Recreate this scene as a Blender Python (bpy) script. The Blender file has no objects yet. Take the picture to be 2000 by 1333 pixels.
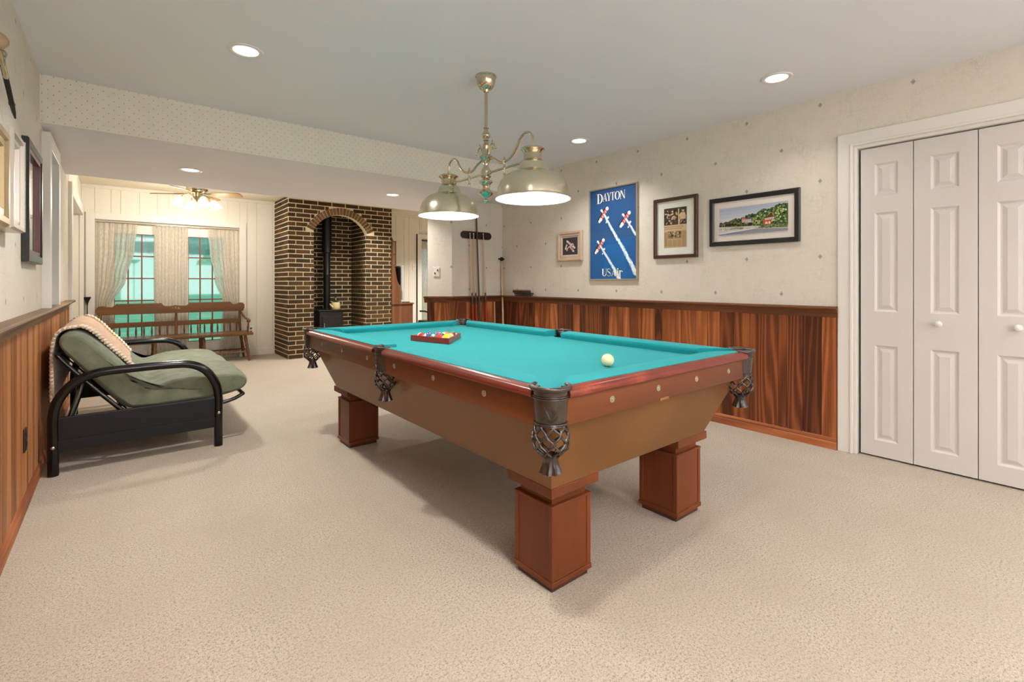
import bpy, math, random
from mathutils import Vector, Matrix
random.seed(7)
PI = math.pi
C = bpy.context.scene.collection
SC = bpy.context.scene

# ------------------------------------------------------------------ camera
YAW = math.atan2(768.0, 936.0)
cam_d = bpy.data.cameras.new('camera')
cam_d.sensor_width = 36.0
cam_d.lens = 936.0 / 2000.0 * 36.0
cam_d.shift_x = 0.0
cam_d.shift_y = -(666.5 - 552.0) / 2000.0
cam_d.clip_start = 0.02
cam = bpy.data.objects.new('camera', cam_d)
cam.location = (0, 0, 1.145)
cam.rotation_euler = (PI / 2, 0, -YAW)
C.objects.link(cam)
SC.camera = cam

# ------------------------------------------------------------------ view, world, sun
SC.view_settings.view_transform = 'Standard'
SC.view_settings.look = 'None'
SC.view_settings.exposure = 0.15
SC.view_settings.gamma = 1.0
SC.view_settings.use_curve_mapping = False
world = bpy.data.worlds.new('world')
SC.world = world
world.use_nodes = True
wt = world.node_tree
wt.nodes.clear()
wo = wt.nodes.new('ShaderNodeOutputWorld')
wb = wt.nodes.new('ShaderNodeBackground')
wb.inputs[0].default_value = (0.62, 0.86, 0.98, 1)
wb.inputs[1].default_value = 0.8
wt.links.new(wb.outputs[0], wo.inputs[0])
sun_d = bpy.data.lights.new('sun', 'SUN')
sun_d.energy = 0.7
sun_d.angle = 0.3
sun_d.color = (1, 0.97, 0.9)
sun = bpy.data.objects.new('sun', sun_d)
sun.rotation_euler = (math.radians(50), 0, math.radians(200))
C.objects.link(sun)

CAN_POWER = 6.5
CAN_COL = (1.0, 0.965, 0.925)
FAN_POWER = 13.0
# added soft area fill behind the camera, no window known there
rear_fill_d = bpy.data.lights.new('rear_fill', 'AREA')
rear_fill_d.shape = 'RECTANGLE'; rear_fill_d.size = 3.0; rear_fill_d.size_y = 1.5
rear_fill_d.energy = 46.0; rear_fill_d.color = (0.95, 0.96, 1.0)
rear_fill_ob = bpy.data.objects.new('rear_fill', rear_fill_d)
rear_fill_ob.location = (1.55, -2.38, 1.35)
rear_fill_ob.rotation_euler = (math.radians(90), 0, 0)
C.objects.link(rear_fill_ob)

# ------------------------------------------------------------------ materials
def sr(r, g, b):
    def f(c):
        c /= 255.0
        return c / 12.92 if c <= 0.04045 else ((c + 0.055) / 1.055) ** 2.4
    return (f(r), f(g), f(b), 1.0)

class NT:
    """small node helper"""
    def __init__(s, name):
        s.m = bpy.data.materials.new(name)
        s.m.use_nodes = True
        s.t = s.m.node_tree
        s.t.nodes.clear()
        s.out = s.n('ShaderNodeOutputMaterial')
    def n(s, typ, **kw):
        nd = s.t.nodes.new(typ)
        for k, v in kw.items():
            setattr(nd, k, v)
        return nd
    def set(s, sock, v):
        if hasattr(v, 'is_output') or isinstance(v, bpy.types.NodeSocket):
            s.t.links.new(v, sock)
        else:
            sock.default_value = v
    def math(s, op, a, b=None, c=None, clamp=False):
        nd = s.n('ShaderNodeMath', operation=op, use_clamp=clamp)
        s.set(nd.inputs[0], a)
        if b is not None: s.set(nd.inputs[1], b)
        if c is not None: s.set(nd.inputs[2], c)
        return nd.outputs[0]
    def mix(s, f, a, b, mode='MIX'):
        nd = s.n('ShaderNodeMix', data_type='RGBA', blend_type=mode)
        s.set(nd.inputs[0], f); s.set(nd.inputs[6], a); s.set(nd.inputs[7], b)
        return nd.outputs[2]
    def noise(s, vec, scale, detail=2.0, rough=0.5, dist=0.0):
        nd = s.n('ShaderNodeTexNoise')
        s.set(nd.inputs['Vector'], vec)
        nd.inputs['Scale'].default_value = scale
        nd.inputs['Detail'].default_value = detail
        nd.inputs['Roughness'].default_value = rough
        nd.inputs['Distortion'].default_value = dist
        return nd.outputs[0]
    def pos(s):
        return s.n('ShaderNodeNewGeometry').outputs['Position']
    def obj(s):
        return s.n('ShaderNodeTexCoord').outputs['Object']
    def vm(s, op, a, b):
        nd = s.n('ShaderNodeVectorMath', operation=op)
        s.set(nd.inputs[0], a); s.set(nd.inputs[1], b)
        return nd.outputs[0]
    def ramp(s, v, stops):
        nd = s.n('ShaderNodeValToRGB')
        e = nd.color_ramp.elements
        while len(e) < len(stops): e.new(0.5)
        for el, (p, c) in zip(e, stops):
            el.position = p
            el.color = c if len(c) == 4 else (*c, 1)
        s.set(nd.inputs[0], v)
        return nd.outputs[0]
    def bump(s, h, strength=0.3, dist=0.01):
        nd = s.n('ShaderNodeBump')
        nd.inputs['Strength'].default_value = strength
        nd.inputs['Distance'].default_value = dist
        s.set(nd.inputs['Height'], h)
        return nd.outputs[0]
    def bsdf(s, col, rough=0.5, metal=0.0, normal=None, spec=0.5, **kw):
        b = s.n('ShaderNodeBsdfPrincipled')
        s.set(b.inputs['Base Color'], col)
        s.set(b.inputs['Roughness'], rough)
        s.set(b.inputs['Metallic'], metal)
        b.inputs['Specular IOR Level'].default_value = spec
        for k, v in kw.items():
            s.set(b.inputs[k.replace('_', ' ')], v)
        if normal is not None: s.set(b.inputs['Normal'], normal)
        s.t.links.new(b.outputs[0], s.out.inputs[0])
        return b
    def done(s): return s.m

def plain(name, col, rough=0.5, metal=0.0, spec=0.5, var=0.06, bump=0.0, bscale=200, **kw):
    t = NT(name)
    p = t.obj()
    nz = t.noise(p, 6.0, 3)
    k = t.math('MULTIPLY_ADD', nz, var * 2, 1 - var)
    c = t.mix(1.0, col, t.n('ShaderNodeCombineColor').outputs[0], 'MULTIPLY')
    cc = t.n('ShaderNodeCombineColor')
    for i in range(3): t.t.links.new(k, cc.inputs[i])
    c = t.mix(1.0, col, cc.outputs[0], 'MULTIPLY')
    nrm = t.bump(t.noise(p, bscale, 2), bump, 0.002) if bump else None
    t.bsdf(c, rough, metal, nrm, spec, **kw)
    return t.done()

def wood(name, stops, axis=2, ring=22.0, scale=3.0, stretch=0.10, rough=0.4, grain=0.35, planks=False, coat=0.0, bump=0.15, ramp_w=0.25):
    t = NT(name)
    p = t.obj()
    sc = [1.0, 1.0, 1.0]; sc[axis] = stretch
    v = t.vm('MULTIPLY', p, tuple(sc))
    fine = [1.0, 1.0, 1.0]; fine[axis] = 0.02
    rnd = None
    if planks:
        at = t.n('ShaderNodeAttribute', attribute_name='rnd')
        rnd = at.outputs['Fac']
        cx = t.n('ShaderNodeCombineXYZ')
        o = t.math('MULTIPLY', rnd, 37.0)
        for i in range(3): t.t.links.new(o, cx.inputs[i])
        v = t.vm('ADD', v, cx.outputs[0])
    n1 = t.noise(v, scale, 1.5, 0.45)
    w = t.math('MULTIPLY_ADD', t.math('SINE', t.math('MULTIPLY', n1, ring * PI)), 0.5, 0.5)
    w = t.math('POWER', w, 1.6)
    fv = t.vm('MULTIPLY', p, tuple(fine))
    g = t.noise(fv, 170.0, 3, 0.6)
    g2 = t.noise(v, 1.3, 2)
    f = t.math('ADD', t.math('MULTIPLY', w, ramp_w), t.math('MULTIPLY', g, grain))
    f = t.math('ADD', f, t.math('MULTIPLY', g2, 0.3))
    if planks:
        f = t.math('ADD', f, t.math('MULTIPLY_ADD', t.math('FRACT', t.math('MULTIPLY', rnd, 7.31)), 0.55, -0.33))
    col = t.ramp(f, stops)
    t.bsdf(col, t.math('MULTIPLY_ADD', g, 0.15, rough), 0, t.bump(g, bump, 0.002), 0.28, Coat_Weight=coat, Coat_Roughness=0.15)
    return t.done()

def wallpaper(name, base, ax, pu, pv, u0, v0, rad, dot, scribble=True):
    t = NT(name)
    p = t.pos()
    s3 = t.n('ShaderNodeSeparateXYZ')
    t.t.links.new(p, s3.inputs[0])
    U = s3.outputs[ax]; V = s3.outputs[2]
    def lat(ou, ov):
        a = t.math('DIVIDE', t.math('SUBTRACT', U, u0 + ou), pu)
        b = t.math('DIVIDE', t.math('SUBTRACT', V, v0 + ov), pv)
        da = t.math('MULTIPLY', t.math('SUBTRACT', a, t.math('ROUND', a)), pu)
        db = t.math('MULTIPLY', t.math('SUBTRACT', b, t.math('ROUND', b)), pv)
        d = t.math('ADD', t.math('ABSOLUTE', da), t.math('MULTIPLY', t.math('ABSOLUTE', db), 0.75))
        return t.math('SUBTRACT', 1.0, t.math('DIVIDE', d, rad), clamp=True)
    m = t.math('MAXIMUM', lat(0, 0), lat(pu / 2, pv / 2))
    m = t.math('MULTIPLY', m, 2.2, clamp=True)
    m = t.math('MULTIPLY', m, t.math('MULTIPLY_ADD', t.noise(p, 160, 1), 0.9, 0.45), clamp=True)
    col = base
    if scribble:
        h = t.noise(t.vm('MULTIPLY', p, (1, 1, 5.0)), 9.0, 5, 0.62, 0.6)
        l1 = t.math('SUBTRACT', 1.0, t.math('MULTIPLY', t.math('ABSOLUTE', t.math('SUBTRACT', h, 0.5)), 28.0), clamp=True)
        vv = t.noise(t.vm('MULTIPLY', p, (5.0, 5.0, 0.9)), 8.0, 5, 0.6, 0.5)
        l2 = t.math('SUBTRACT', 1.0, t.math('MULTIPLY', t.math('ABSOLUTE', t.math('SUBTRACT', vv, 0.48)), 30.0), clamp=True)
        patch = t.math('MULTIPLY_ADD', t.noise(p, 6.0, 2), 2.4, -0.85, clamp=True)
        l = t.math('MULTIPLY', t.math('MAXIMUM', l1, l2), patch)
        lin = t.noise(t.vm('MULTIPLY', p, (1, 1, 14.0)), 30.0, 2)
        col = t.mix(t.math('MULTIPLY', lin, 0.16), base, sr(196, 186, 166))
        col = t.mix(t.math('MULTIPLY', l, 0.42), col, sr(172, 164, 146))
    else:
        col = t.mix(t.math('MULTIPLY', t.noise(p, 22, 3), 0.3), base, sr(205, 193, 170))
    col = t.mix(t.math('MULTIPLY', m, 0.85), col, dot)
    t.bsdf(col, 0.75, 0, t.bump(t.noise(t.vm('MULTIPLY', p, (1, 1, 3.0)), 140, 2), 0.06, 0.002), 0.25)
    return t.done()

WALLBASE = sr(224, 216, 202)
m_wp_r = wallpaper('wallpaper_scribble', WALLBASE, 1, 0.5085, 0.531, 0.718, 2.388, 0.017, sr(128, 128, 124))
m_wp_b = wallpaper('wallpaper_scribble_back', WALLBASE, 0, 0.5085, 0.531, 3.549, 1.859, 0.017, sr(128, 128, 124))
m_wp_s = wallpaper('wallpaper_dots', sr(238, 231, 216), 0, 0.053, 0.0565, -0.37, 2.4355, 0.0043, sr(146, 136, 114), False)
m_ceil = plain('ceiling_paint', sr(234, 233, 238), 0.9, spec=0.2, var=0.01)
m_ceil_far = plain('far_ceiling_paint', sr(232, 222, 200), 0.9, spec=0.2, var=0.01)
m_white = plain('white_trim_paint', sr(230, 225, 216), 0.4, spec=0.4, var=0.01)
m_door = plain('white_door_paint', sr(212, 206, 201), 0.42, spec=0.4, var=0.01)
m_panel = plain('cream_panel_paint', sr(232, 226, 213), 0.5, spec=0.35, var=0.015)
m_blue_grey = plain('pale_blue_grey_paint', sr(205, 210, 214), 0.8, var=0.02)
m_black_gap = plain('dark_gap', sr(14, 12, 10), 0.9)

def carpet():
    t = NT('beige_carpet')
    p = t.pos()
    f1 = t.noise(p, 260, 2, 0.7)
    f2 = t.noise(p, 120, 3, 0.65)
    big = t.noise(p, 2.2, 3, 0.6)
    mid = t.noise(p, 14, 2, 0.6)
    k = t.math('ADD', t.math('MULTIPLY', f1, 0.5), t.math('MULTIPLY', f2, 0.5))
    col = t.ramp(k, [(0.36, sr(98, 85, 68)), (0.43, sr(156, 142, 124)), (0.50, sr(186, 173, 156)), (0.68, sr(204, 192, 177))])
    col = t.mix(t.math('MULTIPLY', t.math('SUBTRACT', big, 0.38, clamp=True), 1.8, clamp=True), col, sr(172, 158, 138))
    col = t.mix(t.math('MULTIPLY', t.math('SUBTRACT', mid, 0.45, clamp=True), 0.5, clamp=True), col, sr(168, 155, 136))
    clump = t.math('MULTIPLY', t.math('SUBTRACT', t.noise(p, 34, 3, 0.7), 0.44), 5.0, clamp=True)
    sp = t.n('ShaderNodeTexVoronoi'); t.set(sp.inputs['Vector'], p); sp.inputs['Scale'].default_value = 190.0
    cell = t.math('SUBTRACT', 1.0, t.math('MULTIPLY', sp.outputs['Distance'], 2.6), clamp=True)
    sc_ = t.n('ShaderNodeSeparateColor'); t.t.links.new(sp.outputs['Color'], sc_.inputs[0])
    pick = t.math('GREATER_THAN', sc_.outputs[0], 0.66)
    k2 = t.math('MULTIPLY', t.math('MULTIPLY', cell, pick), clump)
    col = t.mix(t.math('MULTIPLY', k2, 0.9), col, sr(104, 88, 70))
    h = t.math('ADD', f1, t.math('MULTIPLY', sp.outputs['Distance'], 0.8))
    t.bsdf(col, 0.95, 0, t.bump(h, 0.5, 0.005), 0.1, Sheen_Weight=0.15)
    return t.done()
m_carpet = carpet()

R_WOOD = [(0.12, sr(70, 34, 16)), (0.35, sr(118, 62, 31)), (0.6, sr(160, 92, 48)), (0.9, sr(198, 128, 74))]
m_wain_r = wood('wainscot_oak_right', R_WOOD, 2, 26, 4.6, 0.075, 0.42, planks=True, coat=0.1)
m_wain_l = wood('wainscot_oak_left', [(0.1, sr(120, 72, 40)), (0.4, sr(170, 110, 66)), (0.7, sr(200, 142, 92)), (0.95, sr(216, 164, 114))], 2, 16, 4.4, 0.05, 0.45, planks=True, ramp_w=0.15)
m_rail_r = wood('chair_rail_oak', [(0.15, sr(62, 36, 22)), (0.5, sr(104, 62, 36)), (0.85, sr(138, 88, 54))], 1, 14, 3.0, 0.08, 0.4)
m_rail_b = wood('chair_rail_oak_back', [(0.15, sr(62, 36, 22)), (0.5, sr(104, 62, 36)), (0.85, sr(138, 88, 54))], 0, 14, 3.0, 0.08, 0.4)
m_base_r = wood('base_oak', [(0.15, sr(96, 50, 26)), (0.5, sr(160, 92, 54)), (0.85, sr(198, 134, 88))], 1, 18, 4.0, 0.07, 0.45)
m_rail_l = wood('chair_rail_oak_left', [(0.15, sr(96, 76, 58)), (0.5, sr(140, 112, 86)), (0.85, sr(176, 146, 114))], 1, 14, 3.0, 0.08, 0.45)

def brickmat(name, stops):
    t = NT(name)
    p = t.obj()
    at = t.n('ShaderNodeAttribute', attribute_name='rnd').outputs['Fac']
    n1 = t.noise(p, 60, 3, 0.7)
    f = t.math('ADD', t.math('MULTIPLY', at, 0.7), t.math('MULTIPLY_ADD', n1, 0.6, -0.15))
    t.bsdf(t.ramp(f, stops), 0.85, 0, t.bump(n1, 0.5, 0.004), 0.25)
    return t.done()
m_brick = brickmat('dark_brown_brick', [(0.0, sr(44, 34, 22)), (0.35, sr(64, 48, 30)), (0.7, sr(82, 60, 36)), (1.0, sr(104, 74, 44))])
m_brick_arch = brickmat('arch_brick', [(0.0, sr(88, 64, 42)), (0.5, sr(116, 86, 58)), (1.0, sr(142, 110, 78))])
m_mortar = plain('pale_mortar', sr(232, 218, 184), 0.95, spec=0.1, var=0.08, bump=0.4, bscale=150)

# pool table
m_table = wood('table_mahogany', [(0.1, sr(66, 34, 15)), (0.5, sr(106, 56, 26)), (0.9, sr(134, 76, 40))], 1, 8, 1.5, 0.06, 0.34, 0.3, coat=0.08)
m_table_x = wood('table_mahogany_x', [(0.1, sr(66, 34, 15)), (0.5, sr(106, 56, 26)), (0.9, sr(134, 76, 40))], 0, 8, 1.5, 0.06, 0.34, 0.3, coat=0.08)
m_cab = wood('cabinet_brown', [(0.1, sr(92, 58, 24)), (0.5, sr(118, 78, 35)), (0.9, sr(136, 92, 44))], 1, 6, 1.2, 0.06, 0.36, 0.25, coat=0.12)
m_rail_wood = wood('rail_cherry', [(0.1, sr(74, 24, 14)), (0.5, sr(120, 44, 28)), (0.9, sr(176, 96, 72))], 1, 8, 2.0, 0.06, 0.25, 0.35, coat=0.4)
m_leg = wood('leg_mahogany', [(0.1, sr(76, 34, 12)), (0.5, sr(116, 58, 25)), (0.9, sr(140, 78, 38))], 2, 8, 1.5, 0.06, 0.34, 0.3, coat=0.08)
m_leg_dark = plain('leg_edge_dark', sr(70, 36, 22), 0.35, var=0.1)

def cloth(name, c):
    t = NT(name)
    p = t.obj()
    n = t.noise(p, 600, 2)
    col = t.mix(t.math('MULTIPLY', n, 0.25), c, tuple(x * 0.8 for x in c[:3]) + (1,))
    col = t.mix(t.math('MULTIPLY', t.noise(p, 3.0, 3), 0.10), col, sr(60, 175, 180))
    t.bsdf(col, 0.85, 0, t.bump(n, 0.12, 0.001), 0.2, Sheen_Weight=0.08, Sheen_Tint=(0.6, 1, 1, 1))
    return t.done()
m_cloth = cloth('teal_billiard_cloth', sr(18, 142, 148))
m_leather = plain('dark_leather', sr(50, 38, 31), 0.26, var=0.2, bump=0.3, bscale=300, spec=0.7)
m_pearl = plain('pearl_inlay', sr(158, 146, 122), 0.25, metal=0.3)
m_brass_plate = plain('small_brass_plate', sr(170, 130, 80), 0.35, metal=0.8)

m_brass = plain('antique_brass', sr(204, 194, 168), 0.16, metal=1.0, var=0.08)
m_brass_shade = plain('brushed_brass_shade', sr(222, 215, 190), 0.24, metal=1.0, var=0.05)
m_shade_in = plain('white_enamel', sr(250, 248, 242), 0.5, var=0.0)

def emit(name, col, s):
    t = NT(name)
    e = t.n('ShaderNodeEmission')
    e.inputs[0].default_value = col; e.inputs[1].default_value = s
    t.t.links.new(e.outputs[0], t.out.inputs[0])
    return t.done()
m_lens = emit('lamp_lens_glow', (1, 0.96, 0.88, 1), 5.0)
m_bulb = emit('bulb_glow', (1, 0.95, 0.87, 1), 190.0)
m_bulb_far = emit('small_bulb_glow', (1, 0.92, 0.8, 1), 12.0)

def glassmat(name, col=(1, 1, 1, 1), refl=0.12, trans=None):
    t = NT(name)
    tr = t.n('ShaderNodeBsdfTransparent'); tr.inputs[0].default_value = col
    gl = t.n('ShaderNodeBsdfGlossy'); gl.inputs['Roughness'].default_value = 0.03
    fr = t.n('ShaderNodeFresnel'); fr.inputs[0].default_value = 1.5
    mx = t.n('ShaderNodeMixShader')
    t.t.links.new(t.math('MULTIPLY_ADD', fr.outputs[0], 1.0, refl * 0.3, clamp=True), mx.inputs[0])
    t.t.links.new(tr.outputs[0], mx.inputs[1]); t.t.links.new(gl.outputs[0], mx.inputs[2])
    t.t.links.new(mx.outputs[0], t.out.inputs[0])
    return t.done()
m_glass = glassmat('window_glass', (0.96, 0.99, 0.98, 1))
m_picglass = glassmat('picture_glass', (0.98, 0.98, 0.98, 1), 0.02)

def sheer():
    t = NT('sheer_lace')
    p = t.obj()
    n = t.noise(t.vm('MULTIPLY', p, (1, 1, 0.6)), 45, 4, 0.7)
    st = t.noise(t.vm('MULTIPLY', p, (1, 1, 0.02)), 90, 2)
    d = t.n('ShaderNodeBsdfDiffuse'); t.set(d.inputs[0], t.mix(t.math('MULTIPLY', st, 0.6), sr(250, 246, 238), sr(232, 224, 204)))
    tl = t.n('ShaderNodeBsdfTranslucent'); tl.inputs[0].default_value = sr(238, 232, 222)
    tr = t.n('ShaderNodeBsdfTransparent')
    a = t.n('ShaderNodeMixShader'); a.inputs[0].default_value = 0.5
    t.t.links.new(d.outputs[0], a.inputs[1]); t.t.links.new(tl.outputs[0], a.inputs[2])
    b = t.n('ShaderNodeMixShader')
    t.t.links.new(t.math('MULTIPLY_ADD', n, -0.6, 0.60, clamp=True), b.inputs[0])
    t.t.links.new(a.outputs[0], b.inputs[1]); t.t.links.new(tr.outputs[0], b.inputs[2])
    t.t.links.new(b.outputs[0], t.out.inputs[0])
    return t.done()
m_sheer = sheer()

def frost():
    t = NT('frosted_fluted_glass')
    d = t.n('ShaderNodeBsdfTranslucent'); d.inputs[0].default_value = sr(255, 246, 228)
    g = t.n('ShaderNodeBsdfTransparent'); g.inputs[0].default_value = (1, 0.96, 0.9, 1)
    gl = t.n('ShaderNodeBsdfGlossy'); gl.inputs[1].default_value = 0.15
    a = t.n('ShaderNodeMixShader'); a.inputs[0].default_value = 0.35
    t.t.links.new(d.outputs[0], a.inputs[1]); t.t.links.new(g.outputs[0], a.inputs[2])
    b = t.n('ShaderNodeMixShader'); b.inputs[0].default_value = 0.12
    t.t.links.new(a.outputs[0], b.inputs[1]); t.t.links.new(gl.outputs[0], b.inputs[2])
    t.t.links.new(b.outputs[0], t.out.inputs[0])
    return t.done()
m_frost = frost()

m_black_metal = plain('black_enamel_tube', sr(7, 7, 7), 0.2, var=0.05, spec=0.45)
m_black_panel = plain('black_satin_panel', sr(19, 19, 22), 0.5, var=0.05, spec=0.3)
m_iron = plain('stove_black_iron', sr(12, 12, 12), 0.45, var=0.1)
m_chrome = plain('bright_steel', sr(190, 190, 190), 0.2, metal=1.0)
def futoncloth():
    t = NT('sage_green_canvas')
    p = t.obj()
    n = t.noise(p, 10, 4, 0.6)
    w = t.noise(p, 500, 2)
    wr = t.noise(t.vm('MULTIPLY', p, (1.0, 5.0, 1.0)), 5.0, 3, 0.5, 0.8)
    c = t.ramp(n, [(0.3, sr(92, 100, 80)), (0.7, sr(122, 126, 102))])
    h = t.math('ADD', t.math('MULTIPLY', w, 0.05), wr)
    t.bsdf(c, 0.8, 0, t.bump(h, 0.35, 0.03), 0.2, Sheen_Weight=0.2)
    return t.done()
m_futon = futoncloth()
def blanketmat():
    t = NT('tan_woven_throw')
    p = t.obj()
    s3 = t.n('ShaderNodeSeparateXYZ'); t.t.links.new(p, s3.inputs[0])
    a = t.math('SINE', t.math('MULTIPLY', s3.outputs[1], 600.0))
    b = t.math('SINE', t.math('MULTIPLY', s3.outputs[2], 600.0))
    w = t.math('MULTIPLY', a, b)
    n = t.noise(p, 30, 3)
    c = t.ramp(n, [(0.3, sr(178, 142, 112)), (0.7, sr(212, 178, 146))])
    t.bsdf(c, 0.95, 0, t.bump(w, 0.25, 0.003), 0.1, Sheen_Weight=0.3)
    return t.done()
m_blanket = blanketmat()
m_braid = plain('cream_braided_edge', sr(226, 206, 180), 0.95, var=0.25, bump=0.8, bscale=120)
m_bench = wood('bench_maple', [(0.1, sr(76, 48, 22)), (0.5, sr(114, 76, 38)), (0.9, sr(142, 98, 56))], 0, 10, 3.0, 0.08, 0.35, 0.35, coat=0.15)
m_bench_v = wood('bench_maple_turned', [(0.1, sr(72, 46, 22)), (0.5, sr(106, 70, 36)), (0.9, sr(132, 92, 52))], 2, 10, 3.0, 0.08, 0.35, 0.35, coat=0.15)
m_stencil = plain('bench_stencil_gold', sr(176, 130, 70), 0.4)
m_blade = wood('fan_blade_wood', [(0.1, sr(116, 88, 56)), (0.9, sr(176, 142, 98))], 0, 8, 3, 0.1, 0.4)
m_muntin = plain('red_brown_muntin', sr(124, 68, 48), 0.5)
m_hutch = wood('hutch_oak', [(0.1, sr(84, 50, 30)), (0.5, sr(124, 80, 52)), (0.9, sr(156, 108, 74))], 2, 10, 3, 0.08, 0.4)
m_cue_shaft = plain('maple_cue_shaft', sr(212, 176, 138), 0.35)
m_cue_red = plain('red_cue_butt', sr(150, 34, 26), 0.3)
m_cue_dark = plain('dark_brown_cue', sr(72, 60, 46), 0.4)
m_dark_wood = plain('very_dark_wood', sr(42, 28, 20), 0.3, var=0.2)
m_plate = plain('switch_plate_white', sr(236, 230, 220), 0.4)
m_plate_dark = plain('outlet_dark', sr(40, 30, 24), 0.5)
m_grass = plain('lawn_green', sr(128, 204, 160), 0.9, var=0.2)
m_hedge = plain('hedge_green', sr(140, 214, 184), 0.9, var=0.3, bump=0.4, bscale=20)
m_patio = plain('patio_stone', sr(130, 196, 230), 0.8)
m_kettle = plain('cream_enamel', sr(222, 206, 150), 0.3, var=0.03)
m_tv_dark = plain('tv_black_plastic', sr(22, 22, 24), 0.4)
m_tv_silver = plain('tv_silver_plastic', sr(190, 190, 188), 0.35)
m_gold = plain('champagne_gold_frame', sr(196, 172, 132), 0.35, metal=0.5)
m_silver = plain('silver_leaf_frame', sr(206, 200, 188), 0.3, metal=0.6)
m_blackframe = plain('black_lacquer_frame', sr(24, 24, 26), 0.3, spec=0.6)
m_brownframe = plain('dark_cherry_frame', sr(70, 36, 24), 0.3)
m_steelframe = plain('pewter_metal_frame', sr(176, 162, 146), 0.3, metal=0.7)
m_tanframe = plain('weathered_tan_frame', sr(196, 170, 146), 0.5, var=0.2)
m_mat_cream = plain('picture_mat', sr(226, 226, 214), 0.8)
m_mirror = plain('mirror_glass', sr(225, 228, 226), 0.03, metal=1.0, var=0)

def printmat():
    t = NT('printed_paper')
    at = t.n('ShaderNodeVertexColor', layer_name='ink')
    t.bsdf(at.outputs[0], 0.6, 0, None, 0.3)
    return t.done()
m_print = printmat()

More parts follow.
